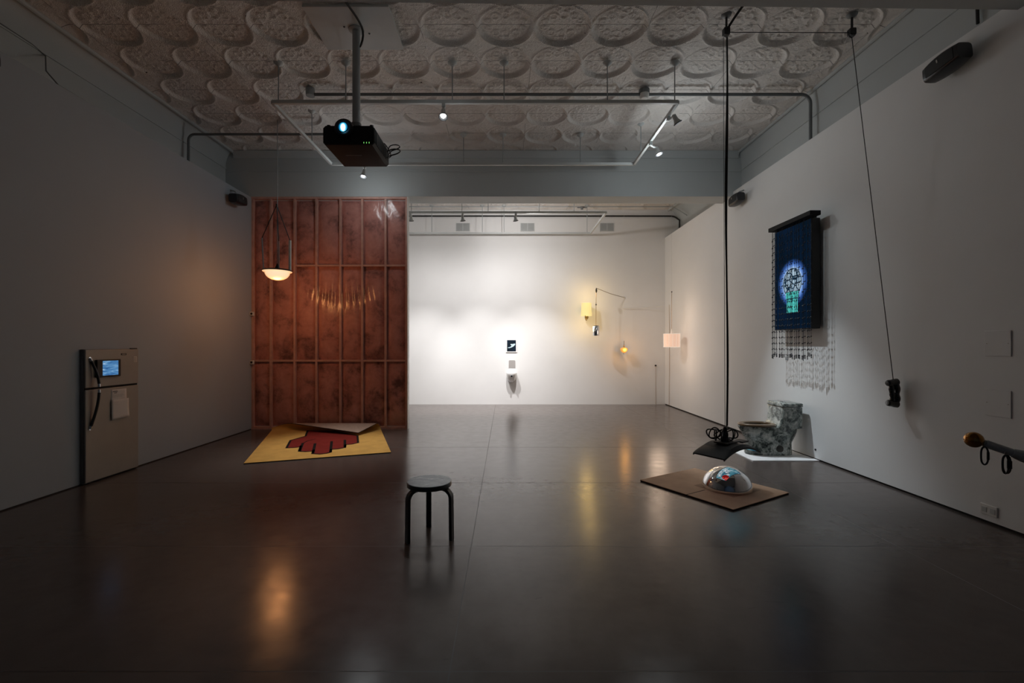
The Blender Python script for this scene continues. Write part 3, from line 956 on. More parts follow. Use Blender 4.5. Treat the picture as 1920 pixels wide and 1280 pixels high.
st = thing('sticker', (fx, 5.75, 1.36), 'small white sticker at the top right corner of the freezer door', 'sticker')
MB().box((fx, 5.735, 1.355), (fx + 0.0015, 5.785, 1.425)).build('label_face', M_PAPER, st)
q = MB()
for a in range(3):
    for c in range(2):
        q.box((fx + 0.001, 5.741 + 0.02 * c, 1.362 + 0.02 * a), (fx + 0.0022, 5.756 + 0.02 * c, 1.376 + 0.02 * a))
q.build('printed_squares', mat('pale_print', (0.42, 0.38, 0.34), 0.8), st, smooth=False)

# ------------------------------------------------------------------ orange bowl pendant
LP = at(520, 508, 7.27)
lx, ly, lz = LP
bp = thing('bowl_pendant_lamp', (lx, ly, lz), 'glowing orange glass bowl lamp hanging in front of the pink partition', 'pendant lamp')
MB().lathe([(0.19, -0.008), (0.222, -0.004), (0.226, 0.006), (0.20, 0.018), (0.10, 0.03), (0.03, 0.038)], 40, Matrix.Translation((lx, ly, lz))).build('rim_plate', mat('dark_bronze', (0.05, 0.035, 0.02), 0.4, 0.6), bp)


def bowl_material():
    m = bpy.data.materials.new('glowing_opal_glass'); m.use_nodes = True
    t = NT(m); b = t.n['Principled BSDF']
    b.inputs['Base Color'].default_value = (0.3, 0.18, 0.1, 1); b.inputs['Roughness'].default_value = 0.3
    lw = t.new('ShaderNodeLayerWeight'); lw.inputs[0].default_value = 0.35
    c = t.ramp(lw.outputs['Facing'], [(0.0, (1.0, 0.74, 0.47)), (0.45, (0.97, 0.62, 0.33)), (0.8, (0.85, 0.33, 0.07)), (1.0, (0.7, 0.2, 0.03))])
    n = t.noise(t.coord('Object'), 9, 3)
    t.link(t.mix(t.math('MULTIPLY', n, 0.2), c, (1.0, 0.85, 0.7)), b.inputs['Emission Color'])
    b.inputs['Emission Strength'].default_value = 1.0
    return m


prof = [(0.001, -0.145), (0.04, -0.143), (0.09, -0.132), (0.13, -0.112), (0.16, -0.085), (0.178, -0.055), (0.186, -0.026)]
MB().lathe(prof + [(0.21, -0.018), (0.218, -0.008), (0.19, -0.004)], 40, Matrix.Translation((lx, ly, lz))).build('glass_bowl', bowl_material(), bp)
MB().lathe([(0.032, 0.03), (0.034, 0.06), (0.018, 0.09), (0.008, 0.12)], 16, Matrix.Translation((lx, ly, lz))).build('socket_cap', M_BLACK, bp)
MB().cyl((lx, ly, lz + 0.1), (lx, ly, 5.17), 0.006, 8).build('cord', M_PIPE, bp)
knot = Vector((lx - 0.01, ly, at(518, 384, ly).z))
MB().sphere(knot, 0.016, 10, 8).build('knot', M_BLACK, bp)
for dx, dy, zt, wdt, nm, mm in ((-0.245, 0.0, 0.53, 0.010, 'hanging_rod', M_PIPE), (0.105, -0.16, 0.44, 0.007, 'hanging_rod', M_PIPE), (0.178, 0.05, 0.50, 0.021, 'hanging_tube', mat('pale_tube', (0.85, 0.82, 0.76), 0.4))):
    s0 = 0.9 if abs(dx) > 0.2 else 1.0
    MB().cyl((lx + dx * s0, ly + dy, lz + 0.012), (lx + dx, ly + dy, lz + zt), wdt, 12).build(nm, mm, bp)
    MB().tube([knot, Vector((lx + dx, ly + dy, lz + zt))], 0.007, 6).build('strap', M_RUBBER, bp)
lamp_point('pendant_glow', (lx, ly, lz - 0.24), E_ORANGE, (1.0, 0.40, 0.13), 0.11, bp)

# ------------------------------------------------------------------ yellow rug with the red hand
ro = Vector((-3.45, 5.99, 0)); eu = Vector((0.943, 0.334, 0)); ev = Vector((-0.335, 0.942, 0))
RW, RL, RT = 1.89, 2.57, 0.012
fn = Vector((0.338, 0.941)); fp = Vector((1.89, 1.80))
RC, TH = 0.072, math.pi + 0.16


def fold(d):
    """distance past the fold line -> (advance along the fold normal, height, angle)"""
    if d <= 0:
        return d, 0.0, 0.0
    a = d / RC
    if a <= TH:
        return RC * math.sin(a), RC * (1 - math.cos(a)), a
    e = d - RC * TH
    return RC * math.sin(TH) + e * math.cos(TH), max(0.022, RC * (1 - math.cos(TH)) + e * math.sin(TH)), TH


def rug_pt(u, v, off):
    d = (Vector((u, v)) - fp).dot(fn)
    p_, h, a = fold(d)
    base = Vector((u, v)) + fn * (p_ - max(d, -1e9)) if d > 0 else Vector((u, v))
    if d > 0:
        base = base + fn * (-math.sin(a) * off)
        h = h + math.cos(a) * off
    else:
        h = off
    return ro + eu * base.x + ev * base.y + Vector((0, 0, h + 0.001))


rug = thing('rug', ro + eu * RW / 2 + ev * RL / 2, 'yellow rug with a red hand motif, far corner folded over, by the pink partition', 'rug')
nu, nv = 80, 110
top = []; bot = []
for j in range(nv + 1):
    for i in range(nu + 1):
        u, v = RW * i / nu, RL * j / nv
        top.append(rug_pt(u, v, RT)); bot.append(rug_pt(u, v, 0.0))
def gridfaces(o_, flip=False):
    fs = []
    for j in range(nv):
        for i in range(nu):
            p_ = o_ + j * (nu + 1) + i
            f = (p_, p_ + 1, p_ + nu + 2, p_ + nu + 1)
            fs.append(tuple(reversed(f)) if flip else f)
    return fs
M_RUGY = mat('yellow_pile', (0.60, 0.36, 0.105), 0.95, var=0.10, vscale=5, bump=0.6, bscale=260, spec=0.1)
M_RUGR = mat('red_pile', (0.185, 0.022, 0.018), 0.95, var=0.12, vscale=7, bump=0.5, bscale=260, spec=0.1)
M_RUGK = mat('black_pile', (0.012, 0.010, 0.010), 0.95, spec=0.1)
M_RUGB = mat('taupe_backing', (0.36, 0.27, 0.225), 0.9, var=0.10, vscale=20, bump=0.5, bscale=180, spec=0.1)
MB().add(top, gridfaces(0)).build('pile', M_RUGY, rug, angle=60)
MB().add(bot, gridfaces(0, True)).build('backing', M_RUGB, rug, angle=60)
eb = MB()
border = [(RW * i / nu, 0) for i in range(nu + 1)] + [(RW, RL * j / nv) for j in range(1, nv + 1)] + [(RW * (nu - i) / nu, RL) for i in range(1, nu + 1)] + [(0, RL * (nv - j) / nv) for j in range(1, nv)]
eb.loft([[rug_pt(u, v, -0.0006) for u, v in border], [rug_pt(u, v, RT + 0.0006) for u, v in border]], caps=False)
eb.build('edge_binding', mat('dark_binding', (0.05, 0.03, 0.02), 0.9), rug, angle=60)


def img_uv(zx, zy):
    """a point of the flat rug pattern, from its place on the floor, in rug coordinates"""
    px, py = 440 + zx / 6, 760 + zy / 6
    Y = F_PX * (CAM_H - RT) / (py - 648)
    q = Vector(((px - 948) * Y / F_PX, Y, 0)) - ro
    return q.dot(eu), q.dot(ev)


hand = [img_uv(*p_) for p_ in ((826, 282), (820, 292), (800, 345), (720, 368), (630, 393), (585, 478), (660, 476), (735, 468), (745, 455), (725, 517), (800, 521), (878, 516), (890, 500), (875, 543), (960, 549), (1030, 540), (1078, 527), (1085, 495), (1160, 490), (1240, 475), (1246, 443), (1320, 436), (1388, 420), (1382, 342), (1300, 326), (1190, 305), (1110, 284))]
def flat_patch(mb, pts, z):
    mb.add([ro + eu * u + ev * v + Vector((0, 0, z)) for u, v in pts], [tuple(range(len(pts)))])
hp = MB(); flat_patch(hp, hand, RT + 0.003); hp.build('hand_motif', M_RUGR, rug, smooth=False)
ol = MB()
def strip(pts, wd):
    for a, c in zip(pts[:-1], pts[1:]):
        a, c = Vector(a), Vector(c)
        d = (c - a)
        if d.length < 1e-5:
            continue
        d.normalize(); n_ = Vector((-d.y, d.x)) * wd
        a2, c2 = a - d * wd * 0.6, c + d * wd * 0.6
        flat_patch(ol, [a2 - n_, c2 - n_, c2 + n_, a2 + n_], RT + 0.0045)
strip(hand, 0.017)
for seg in (((768, 425), (733, 512)), ((905, 430), (882, 535)), ((1092, 405), (1078, 525)), ((1240, 390), (1240, 470)), ((910, 378), (820, 400), (768, 428))):
    strip([img_uv(*p_) for p_ in seg], 0.020 if len(seg) == 2 else 0.008)
ol.build('motif_outline', M_RUGK, rug, smooth=False)

# ------------------------------------------------------------------ stool
sc_ = Vector((-0.625, 3.73, 0))
sto = thing('stool', sc_, 'dark round three-legged stool standing alone on the floor', 'stool')
M_LEG = mat('dark_blue_black_lacquer', (0.010, 0.018, 0.024), 0.28, coat=0.3)
def seat_material():
    m = bpy.data.materials.new('worn_grey_linoleum'); m.use_nodes = True
    t = NT(m); b = t.n['Principled BSDF']
    v = t.coord('Object')
    mp = t.new('ShaderNodeMapping'); mp.inputs['Scale'].default_value = (5, 16, 5); mp.inputs['Rotation'].default_value = (0, 0, 0.6); t.link(v, mp.inputs[0])
    n = t.noise(mp.outputs[0], 2.2, 6, 0.7, 1.2)
    t.link(t.ramp(n, [(0.35, (0.15, 0.17, 0.185)), (0.55, (0.24, 0.26, 0.275)), (0.7, (0.48, 0.50, 0.51))]), b.inputs['Base Color'])
    t.link(t.math('MULTIPLY_ADD', n, -0.15, 0.42), b.inputs['Roughness'])
    return m
SR = 0.181; SZ = 0.452
MB().lathe([(SR - 0.006, SZ - 0.037), (SR, SZ - 0.033), (SR, SZ - 0.004), (SR - 0.003, SZ)], 56, Matrix.Translation(sc_)).build('seat_edge', M_LEG, sto)
MB().lathe([(SR - 0.004, SZ), (SR - 0.006, SZ + 0.0025)], 56, Matrix.Translation(sc_)).build('seat_top', seat_material(), sto)
for deg in (221, 341, 101):
    d = Vector((math.cos(R(deg)), math.sin(R(deg)), 0)); tn = Vector((-d.y, d.x, 0))
    ro_ = 0.196
    rb = 0.072
    zt = SZ - 0.037 - 0.012
    cen = [sc_ + d * 0.035 + Vector((0, 0, zt)), sc_ + d * 0.085 + Vector((0, 0, zt))] + [sc_ + d * (ro_ - rb) + Vector((0, 0, zt - rb)) + rb * (math.sin(R(a)) * d + math.cos(R(a)) * Vector((0, 0, 1))) for a in range(0, 91, 9)] + [sc_ + d * (ro_ + 0.002) + Vector((0, 0, 0.2)), sc_ + d * (ro_ + 0.004)]
    rings = []
    for i, p_ in enumerate(cen):
        a_, b_ = cen[max(0, i - 1)], cen[min(len(cen) - 1, i + 1)]
        tg = (b_ - a_).normalized(); nn = tn.cross(tg).normalized()
        th_ = 0.012; ww = 0.022 if i > 1 else 0.020
        rings.append([p_ + tn * ww + nn * th_, p_ + tn * (ww - 0.003) + nn * (th_ + 0.001), p_ - tn * (ww - 0.003) + nn * (th_ + 0.001), p_ - tn * ww + nn * th_, p_ - tn * ww - nn * th_, p_ + tn * ww - nn * th_])
    MB().loft(rings).build('leg', M_LEG, sto, angle=50)

# ------------------------------------------------------------------ cardboard, mirror dome, hanging curved monitor
A, B_, C_ = Vector((1.548, 5.24, 0)), Vector((2.148, 4.29, 0)), Vector((2.985, 4.787, 0))
D_ = A + C_ - B_
cb_ = thing('cardboard_sheet', (A + C_) / 2, 'flat brown cardboard sheet on the floor under the mirror dome', 'cardboard')
M_CARD = mat('brown_cardboard', (0.54, 0.34, 0.22), 0.75, var=0.10, vscale=5, bump=0.15, bscale=90)
def quad_slab(mb, pts, z0, z1):
    mb.add([p_ + Vector((0, 0, z0)) for p_ in pts] + [p_ + Vector((0, 0, z1)) for p_ in pts], [(3, 2, 1, 0), (4, 5, 6, 7), (0, 1, 5, 4), (1, 2, 6, 5), (2, 3, 7, 6), (3, 0, 4, 7)])
def lerp(a, b, t_): return a + (b - a) * t_
mid0, mid1 = lerp(A, B_, 0.55), lerp(D_, C_, 0.55)
g_ = 0.004
s1 = MB(); quad_slab(s1, [A, lerp(A, B_, 0.547), lerp(D_, C_, 0.547), D_], 0.012, 0.018); s1.build('flap', M_CARD, cb_)
s2 = MB(); quad_slab(s2, [lerp(A, B_, 0.553), B_, C_, lerp(D_, C_, 0.553)], 0.012, 0.018); s2.build('flap', M_CARD, cb_)
hx = MB(); quad_slab(hx, [lerp(lerp(A, D_, 0.22), lerp(B_, C_, 0.22), 0.5), lerp(lerp(A, D_, 0.22), lerp(B_, C_, 0.22), 0.6), lerp(lerp(A, D_, 0.99), lerp(B_, C_, 0.99), 0.6), lerp(lerp(A, D_, 0.99), lerp(B_, C_, 0.99), 0.5)], 0.011, 0.0172); hx.build('fold_crease', M_CARD, cb_)
M_CARDE = mat('dark_card_edge', (0.02, 0.016, 0.013), 0.9)
und = MB(); i_ = 0.004
cen = (A + C_) / 2
quad_slab(und, [lerp(cen, p_, 0.992) for p_ in (A, B_, C_, D_)], 0.0, 0.0115); und.build('base_layer', M_CARDE, cb_)
sl_ = MB(); quad_slab(sl_, [lerp(A, B_, 0.547), lerp(A, B_, 0.556), lerp(lerp(A, B_, 0.556), lerp(D_, C_, 0.556), 0.30), lerp(lerp(A, B_, 0.547), lerp(D_, C_, 0.547), 0.30)], 0.0118, 0.0185); sl_.build('slit', M_CARDE, cb_)
dm = Vector((2.405, 4.945, 0.018))
sq = MB(); q_ = [dm + 0.33 * (Vector((math.cos(R(t_)), math.sin(R(t_)), 0))) for t_ in (-15, 75, 165, 255)]
quad_slab(sq, [p_ - Vector((0, 0, 0.018)) for p_ in q_], 0.018, 0.0195); sq.build('darker_square', mat('dark_cardboard', (0.38, 0.23, 0.15), 0.75, var=0.1), cb_)
RD, HD = 0.252, 0.225
prof = [(RD - 0.002, 0.0015), (RD, 0.006)] + [(RD * math.cos(a) , 0.006 + HD * math.sin(a)) for a in [math.pi / 2 * i / 26 for i in range(1, 26)]] + [(0.002, 0.006 + HD)]
tag(MB().lathe(prof, 72, Matrix.Translation(dm)).build('mirror_dome', mat('mirror_silver', (0.82, 0.82, 0.83), 0.025, 1.0, var=0.005), origin=dm, angle=60), 'shiny mirror dome resting on the cardboard sheet', 'mirror dome')

# curved monitor: long axis al, short axis as
al = Vector((0.57, 0.37, 0)).normalized(); as_ = Vector((0.193, -0.30, 0)).normalized()
mc = Vector((2.40, 4.935, 0.40))
LM, WM, SAG = 0.68, 0.36, 0.078
mn = thing('curved_monitor', mc + Vector((0, 0, SAG)), 'black curved monitor hanging face down on cables above the mirror dome', 'monitor')
def cz(t_): return SAG * (1 - t_ * t_)
rings = []
for i in range(25):
    t_ = -1 + 2 * i / 24
    c0 = mc + al * (t_ * LM / 2) + Vector((0, 0, cz(t_)))
    th_ = 0.014 + 0.022 * (1 - t_ * t_)
    dl = Vector((0, 0, 1))
    lip = -dl * 0.011
    ring = [c0 - as_ * (WM / 2 - 0.010), c0 + as_ * (WM / 2 - 0.010), c0 + as_ * (WM / 2 - 0.010) + lip, c0 + as_ * WM / 2 + lip, c0 + as_ * (WM / 2) + dl * 0.010, c0 + as_ * (WM / 2 - 0.03) + dl * th_, c0 - as_ * (WM / 2 - 0.03) + dl * th_, c0 - as_ * (WM / 2) + dl * 0.010, c0 - as_ * WM / 2 + lip, c0 - as_ * (WM / 2 - 0.010) + lip]
    rings.append(ring)
MB().loft(rings).build('shell', mat('blue_black_plastic', (0.012, 0.016, 0.022), 0.5, spec=0.3), mn, angle=30)
rings = []
for i in range(25):
    t_ = -0.97 + 1.94 * i / 24
    c0 = mc + al * (t_ * LM / 2) + Vector((0, 0, cz(t_) - 0.0025))
    rings.append([c0 - as_ * (WM / 2 - 0.012), c0 + as_ * (WM / 2 - 0.012), c0 + as_ * (WM / 2 - 0.012) + Vector((0, 0, 0.002)), c0 - as_ * (WM / 2 - 0.012) + Vector((0, 0, 0.002))])


def face_screen():
    m = bpy.data.materials.new('hanging_screen_picture'); m.use_nodes = True
    t = NT(m); t.n.remove(t.n['Principled BSDF'])
    g = t.new('ShaderNodeNewGeometry')
    mp = t.new('ShaderNodeMapping'); mp.inputs['Rotation'].default_value = (0, 0, -0.575); mp.inputs['Scale'].default_value = (9, 16, 0)
    t.link(g.outputs['Position'], mp.inputs[0])
    v = t.new('ShaderNodeTexVoronoi'); v.feature = 'F1'; v.distance = 'CHEBYCHEV'; t.link(mp.outputs[0], v.inputs['Vector']); v.inputs['Scale'].default_value = 1.0
    s = t.new('ShaderNodeSeparateColor'); t.link(v.outputs['Color'], s.inputs[0])
    c = t.ramp(s.outputs[0], [(0.0, (0.02, 0.12, 0.20)), (0.3, (0.10, 0.34, 0.42)), (0.55, (0.26, 0.52, 0.60)), (0.8, (0.55, 0.74, 0.80)), (1.0, (0.9, 0.9, 0.92))])
    e2 = t.new('ShaderNodeTexVoronoi'); e2.feature = 'DISTANCE_TO_EDGE'; t.link(mp.outputs[0], e2.inputs['Vector']); e2.inputs['Scale'].default_value = 1.6
    ln = t.math('LESS_THAN', e2.outputs['Distance'], 0.05)
    c = t.mix(ln, c, (0.03, 0.08, 0.12))
    d = t.new('ShaderNodeVectorMath'); d.operation = 'DISTANCE'; t.link(g.outputs['Position'], d.inputs[0])
    d.inputs[1].default_value = mc + al * (-0.22) + as_ * 0.10 + Vector((0, 0, 0.04))
    red = t.math('LESS_THAN', t.math('ADD', d.outputs['Value'], t.math('MULTIPLY', s.outputs[1], 0.06)), 0.13)
    c = t.mix(red, c, t.ramp(s.outputs[2], [(0.0, (0.30, 0.01, 0.01)), (0.5, (0.75, 0.10, 0.08)), (0.75, (0.9, 0.75, 0.7))], 'CONSTANT'))
    e = t.new('ShaderNodeEmission'); t.link(c, e.inputs[0]); e.inputs[1].default_value = 0.75
    t.link(e.outputs[0], t.n['Material Output'].inputs[0])
    return m


MB().loft(rings).build('display', face_screen(), mn, angle=30)
hub = mc + Vector((0, 0, SAG + 0.034))
MB().box((-0.13, -0.075, 0), (0.13, 0.075, 0.016), Matrix.Translation(hub) @ Matrix.Rotation(math.atan2(al.y, al.x), 4, 'Z')).build('mount_plate', M_BLACK, mn, bevel=0.004)
MB().box((0.15, -0.09, -0.012), (0.27, 0.02, 0.006), Matrix.Translation(hub) @ Matrix.Rotation(math.atan2(al.y, al.x), 4, 'Z')).build('port_cover', M_BLACK, mn, bevel=0.003)
MB().lathe([(0.05, 0.0), (0.05, 0.03), (0.028, 0.06), (0.022, 0.14), (0.014, 0.16)], 18, Matrix.Translation(hub + Vector((-0.02, 0, 0.01)))).build('strain_relief', M_BLACK, mn)

hk = Vector((2.41, 4.965, 4.98))
cbl = thing('hanging_cables', hub + Vector((0, 0, 0.10)), 'tall bundle of black cables holding the curved monitor from the ceiling', 'cable')
n = 60
pa, pb, pc = [], [], []
for i in range(n + 1):
    t_ = i / n; z = hub.z + 0.175 + (hk.z - 0.06 - hub.z - 0.175) * t_
    wv = math.sin(math.pi * min(1, t_ * 1.0)) 
    pa.append(Vector((2.413 + 0.006 * math.sin(3 * t_ * math.pi), 4.96, z)))
    pb.append(Vector((2.408 + 0.022 * math.sin(math.pi * t_) * math.cos(5 * t_) + 0.008, 4.958, z)))
    pc.append(Vector((2.393 - 0.03 * t_ * 0.6, 4.962, z)))
MB().tube(pa, 0.0095, 8).build('cable', M_RUBBER, cbl)
MB().tube(pb, 0.0075, 8).build('cable', M_RUBBER, cbl)
MB().tube(pc, 0.003, 6).build('steel_cord', M_GREYPIPE, cbl)
for k in range(9):
    a0 = k * 0.7
    cc = hub + Vector((-0.05 + 0.1 * math.sin(k * 2.1), 0.03 * math.cos(k * 1.7), 0.075 + 0.012 * (k % 3)))
    rx, rz = 0.075 + 0.03 * ((k * 37) % 5) / 5, 0.05 + 0.018 * ((k * 53) % 4) / 4
    path = [cc + Vector((rx * math.cos(t_) * math.cos(a0) , rx * math.cos(t_) * math.sin(a0) * 0.6, rz * math.sin(t_) + 0.012 * math.sin(2 * t_ + k))) for t_ in [2 * math.pi * i / 24 for i in range(24)]]
    for q_ in path:
        q_.z = max(q_.z, hub.z + 0.024)
    MB().tube(path, 0.007, 8, closed=True).build('cable_coil', M_RUBBER, mn)
# ceiling blocks and the counterweight cord
def block(p_, label):
    root = thing('ceiling_pulley', p_, label, 'pulley', 'pulley blocks under the tin ceiling')
    MB().box((p_.x - 0.035, p_.y - 0.03, p_.z - 0.03), (p_.x + 0.03, p_.y + 0.03, p_.z + 0.04)).build('block', M_BLACK, root, bevel=0.006)
    MB().lathe([(0.03, -0.018), (0.032, -0.006), (0.026, 0.0), (0.032, 0.006), (0.03, 0.018)], 18, Matrix.Translation(p_ + Vector((0, 0, -0.02))) @ Matrix.Rotation(R(90), 4, 'X')).build('wheel', M_GREYPIPE, root)
    MB().cyl(p_ + Vector((0, 0, 0.03)), (p_.x, p_.y, ZC + 0.03), 0.012, 8).build('stem', M_BLACK, root)
    MB().lathe([(0.02, -0.03), (0.05, -0.01), (0.055, 0.005)], 16, Matrix.Translation((p_.x, p_.y, ZC))).build('canopy', M_GREYPIPE, root)
block(hk, 'black pulley block under the tin ceiling above the curved monitor')
hk2 = Vector((3.78, 4.965, 4.975))
block(hk2, 'black pulley block under the tin ceiling near the right wall')
p = [hk + Vector((-0.01, 0, 0.0)), hk + Vector((0.0, -0.02, 0.02)), hk + Vector((0.03, -0.1, 0.08)), Vector((2.50, 4.75, ZC - 0.03)), Vector((2.52, 4.55, ZC - 0.03)), Vector((2.53, 4.2, ZC - 0.03))]
tag(MB().tube(p, 0.014, 8).build('ceiling_cable', M_RUBBER, sub=1, origin=p[0]), 'thick black cable bending from the pulley onto the ceiling toward the front', 'cable')
hs = Vector((4.14, 4.86, 1.20))
p = [hk + Vector((0.036, -0.0, 0.0)), hk2 + Vector((-0.04, 0, 0.0)), hk2 + Vector((-0.03, 0, -0.045)), hk2 + Vector((0.0, 0, -0.056)), hs]
tag(MB().tube(p, 0.004, 6).build('rope', M_RUBBER, origin=p[0]), 'long thin black rope running between the ceiling pulleys and down to the telephone handset', 'rope')

# telephone handset hung against the wall
M_HS = mat('glossy_black_resin', (0.010, 0.010, 0.011), 0.14, coat=0.5, bump=0.25, bscale=22)
ph = thing('telephone_handset', (4.16, 4.86, 0.91), 'glossy black telephone handset hanging on a cord against the right wall', 'telephone handset')
zc_ = 1.055
pts = []; rad = []
for i in range(17):
    t_ = -1 + 2 * i / 16
    pts.append(Vector((4.185 - 0.028 * t_ * t_ + 0.004 * math.sin(9 * t_), 4.86 + 0.004 * math.cos(7 * t_), zc_ + 0.138 * t_)))
    rad.append(0.026 + 0.007 * t_ * t_ - 0.004 * math.cos(8 * t_) * (1 - t_ * t_))
MB().tube(pts, rad, 14).build('handle', M_HS, ph, sub=1)
for s_ in (1, -1):
    X = frame_to((4.165, 4.86, zc_ + s_ * 0.118), (-1, 0, -s_ * 0.18))
    MB().lathe([(0.022, -0.03), (0.036, -0.018), (0.037, 0.02), (0.033, 0.048), (0.036, 0.062), (0.034, 0.082), (0.026, 0.092), (0.006, 0.094)], 22, X).build('earpiece' if s_ > 0 else 'mouthpiece', M_HS, ph)
pts = [Vector((4.128 - 0.006 * math.sin(3 * t_), 4.86, zc_ + 0.09 * t_)) for t_ in [-1 + i / 5 for i in range(11)]]
MB().tube(pts, [0.027 + 0.004 * math.sin(i * 1.9) for i in range(11)], 10).build('inner_spine', M_HS, ph, sub=1)

# ------------------------------------------------------------------ television with the bead curtain
TX, TY0, TY1, TZ0, TZ1 = 4.08, 6.07, 6.90, 1.79, 3.27
tv = thing('wall_television', (TX, 6.5, TZ0), 'upright black television on the right wall showing a glowing light bulb', 'television')
MB().box((TX, TY0, TZ0), (XR - 0.04, TY1, TZ1)).build('housing', M_BLACK, tv, bevel=0.008)
MB().box((XR - 0.045, 6.25, 2.2), (XR - 0.001, 6.75, 2.9)).build('wall_mount', M_BLACK, tv)


def bulb_screen():
    m = bpy.data.materials.new('screen_bulb_picture'); m.use_nodes = True
    t = NT(m); t.n.remove(t.n['Principled BSDF'])
    g = t.new('ShaderNodeNewGeometry'); sep = t.new('ShaderNodeSeparateXYZ'); t.link(g.outputs['Position'], sep.inputs[0])
    y = t.math('SUBTRACT', sep.outputs[1], 6.475); z = t.math('SUBTRACT', sep.outputs[2], 2.455)
    rr = t.math('SQRT', t.math('ADD', t.math('MULTIPLY', y, y), t.math('MULTIPLY', z, z)))
    bg = t.ramp(t.noise(g.outputs['Position'], 2.2, 2), [(0.35, (0.0025, 0.009, 0.020)), (0.7, (0.004, 0.015, 0.042))])
    k = t.math('DIVIDE', rr, 0.34, clamp=True)
    glow = t.ramp(k, [(0.0, (0.75, 0.9, 1.0)), (0.58, (0.62, 0.82, 1.0)), (0.70, (0.20, 0.40, 0.95)), (0.84, (0.035, 0.10, 0.36)), (1.0, (0.0, 0.0, 0.0))])
    add = t.new('ShaderNodeMix'); add.data_type = 'RGBA'; add.blend_type = 'ADD'; add.inputs[0].default_value = 1
    t.link(bg, add.inputs[6]); t.link(glow, add.inputs[7])
    col = add.outputs[2]
    mp = t.new('ShaderNodeMapping'); t.link(g.outputs['Position'], mp.inputs[0]); mp.inputs['Scale'].default_value = (0, 1, 1)
    vo = t.new('ShaderNodeTexVoronoi'); vo.feature = 'DISTANCE_TO_EDGE'; vo.inputs['Scale'].default_value = 10.5; t.link(mp.outputs[0], vo.inputs['Vector'])
    web = t.math('LESS_THAN', vo.outputs['Distance'], 0.075)
    inside = t.math('LESS_THAN', rr, 0.205)
    nz = t.noise(mp.outputs[0], 9, 3)
    shade = t.mix(t.math('MULTIPLY', nz, 1.0), (0.10, 0.25, 0.45), (0.75, 0.92, 1.0))
    col = t.mix(inside, col, shade)
    col = t.mix(t.math('MULTIPLY', inside, web), col, (0.01, 0.035, 0.07))
    ring = t.math('MULTIPLY', t.math('LESS_THAN', t.math('ABSOLUTE', t.math('SUBTRACT', rr, 0.2)), 0.010), 0.8)
    col = t.mix(ring, col, (0.02, 0.06, 0.12))

    def rect(hw, z0, z1):
        a = t.math('LESS_THAN', t.math('ABSOLUTE', y), hw)
        b_ = t.math('MULTIPLY', t.math('GREATER_THAN', sep.outputs[2], z0), t.math('LESS_THAN', sep.outputs[2], z1))
        return t.math('MULTIPLY', a, b_)
    base_ = t.math('MAXIMUM', rect(0.150, 2.235, 2.33), rect(0.122, 2.035, 2.24))
    pat = t.math('LESS_THAN', t.noise(mp.outputs[0], 22, 2), 0.44)
    teal = t.mix(t.math('MULTIPLY', pat, 0.85), (0.10, 0.66, 0.60), (0.02, 0.10, 0.12))
    teal = t.mix(rect(0.16, 2.225, 2.24), teal, (0.02, 0.10, 0.12))
    col = t.mix(base_, col, teal)
    e = t.new('ShaderNodeEmission'); t.link(col, e.inputs[0]); e.inputs[1].default_value = 0.8
    t.link(e.outputs[0], t.n['Material Output'].inputs[0])
    return m


MB().box((TX - 0.002, TY0 + 0.012, TZ0 + 0.012), (TX + 0.002, TY1 - 0.012, TZ1 - 0.012)).build('display', bulb_screen(), tv)
bc = thing('bead_curtain', (4.02, 6.5, 3.28), 'black bead curtain hanging from a black bar over the television on the right wall', 'bead curtain')
CX = 4.02
MB().box((3.985, 5.955, 3.275), (4.13, 6.905, 3.335)).build('top_bar', M_PROJ, bc, bevel=0.006)
MB().box((4.12, 6.2, 3.28), (XR - 0.001, 6.24, 3.325)).build('bracket', M_BLACK, bc)
MB().box((4.12, 6.8, 3.28), (XR - 0.001, 6.84, 3.325)).build('bracket', M_BLACK, bc)
strands = MB(); rng = random.Random(5)
NS = 34
for k in range(NS):
    y = 5.99 + (6.885 - 5.99) * k / (NS - 1) + rng.uniform(-0.004, 0.004)
    x = CX + rng.uniform(-0.012, 0.012)
    zb = 1.385 + rng.uniform(-0.012, 0.03) + 0.015 * math.sin(k * 0.9)
    strands.tube([(x, y, zb), (x, y, 3.28)], 0.0024, 4)
    z = 3.28 - 0.12 - 0.03 * (k % 2)
    while z > zb + 0.02:
        strands.sphere((x, y, z), 0.0085, 6, 4, (1, 1, 1.25))
        z -= 0.105 if z > 2.2 else 0.085
    for e in (0.0, 0.018, 0.036):
        strands.sphere((x, y, zb + e), 0.009, 6, 4)
so = strands.build('bead_strands', mat('smoky_beads', (0.022, 0.024, 0.03), 0.3), bc, angle=80)
so['kind'] = 'stuff'

# ------------------------------------------------------------------ marbled toilet on its white sheet
def marble():
    m = bpy.data.materials.new('green_black_marble_glaze'); m.use_nodes = True
    t = NT(m); b = t.n['Principled BSDF']
    v = t.coord('Object')
    a = t.noise(v, 7.5, 10, 0.70, 0.9)
    c2 = t.noise(v, 27, 9, 0.78, 0.5)
    f = t.math('ADD', t.math('MULTIPLY', a, 0.62), t.math('MULTIPLY', c2, 0.38))
    t.link(t.ramp(f, [(0.39, (0.008, 0.014, 0.015)), (0.455, (0.04, 0.056, 0.052)), (0.495, (0.20, 0.23, 0.21)), (0.56, (0.42, 0.44, 0.41)), (0.66, (0.76, 0.75, 0.69))]), b.inputs['Base Color'])
    b.inputs['Roughness'].default_value = 0.25
    b.inputs['Coat Weight'].default_value = 0.3
    return m


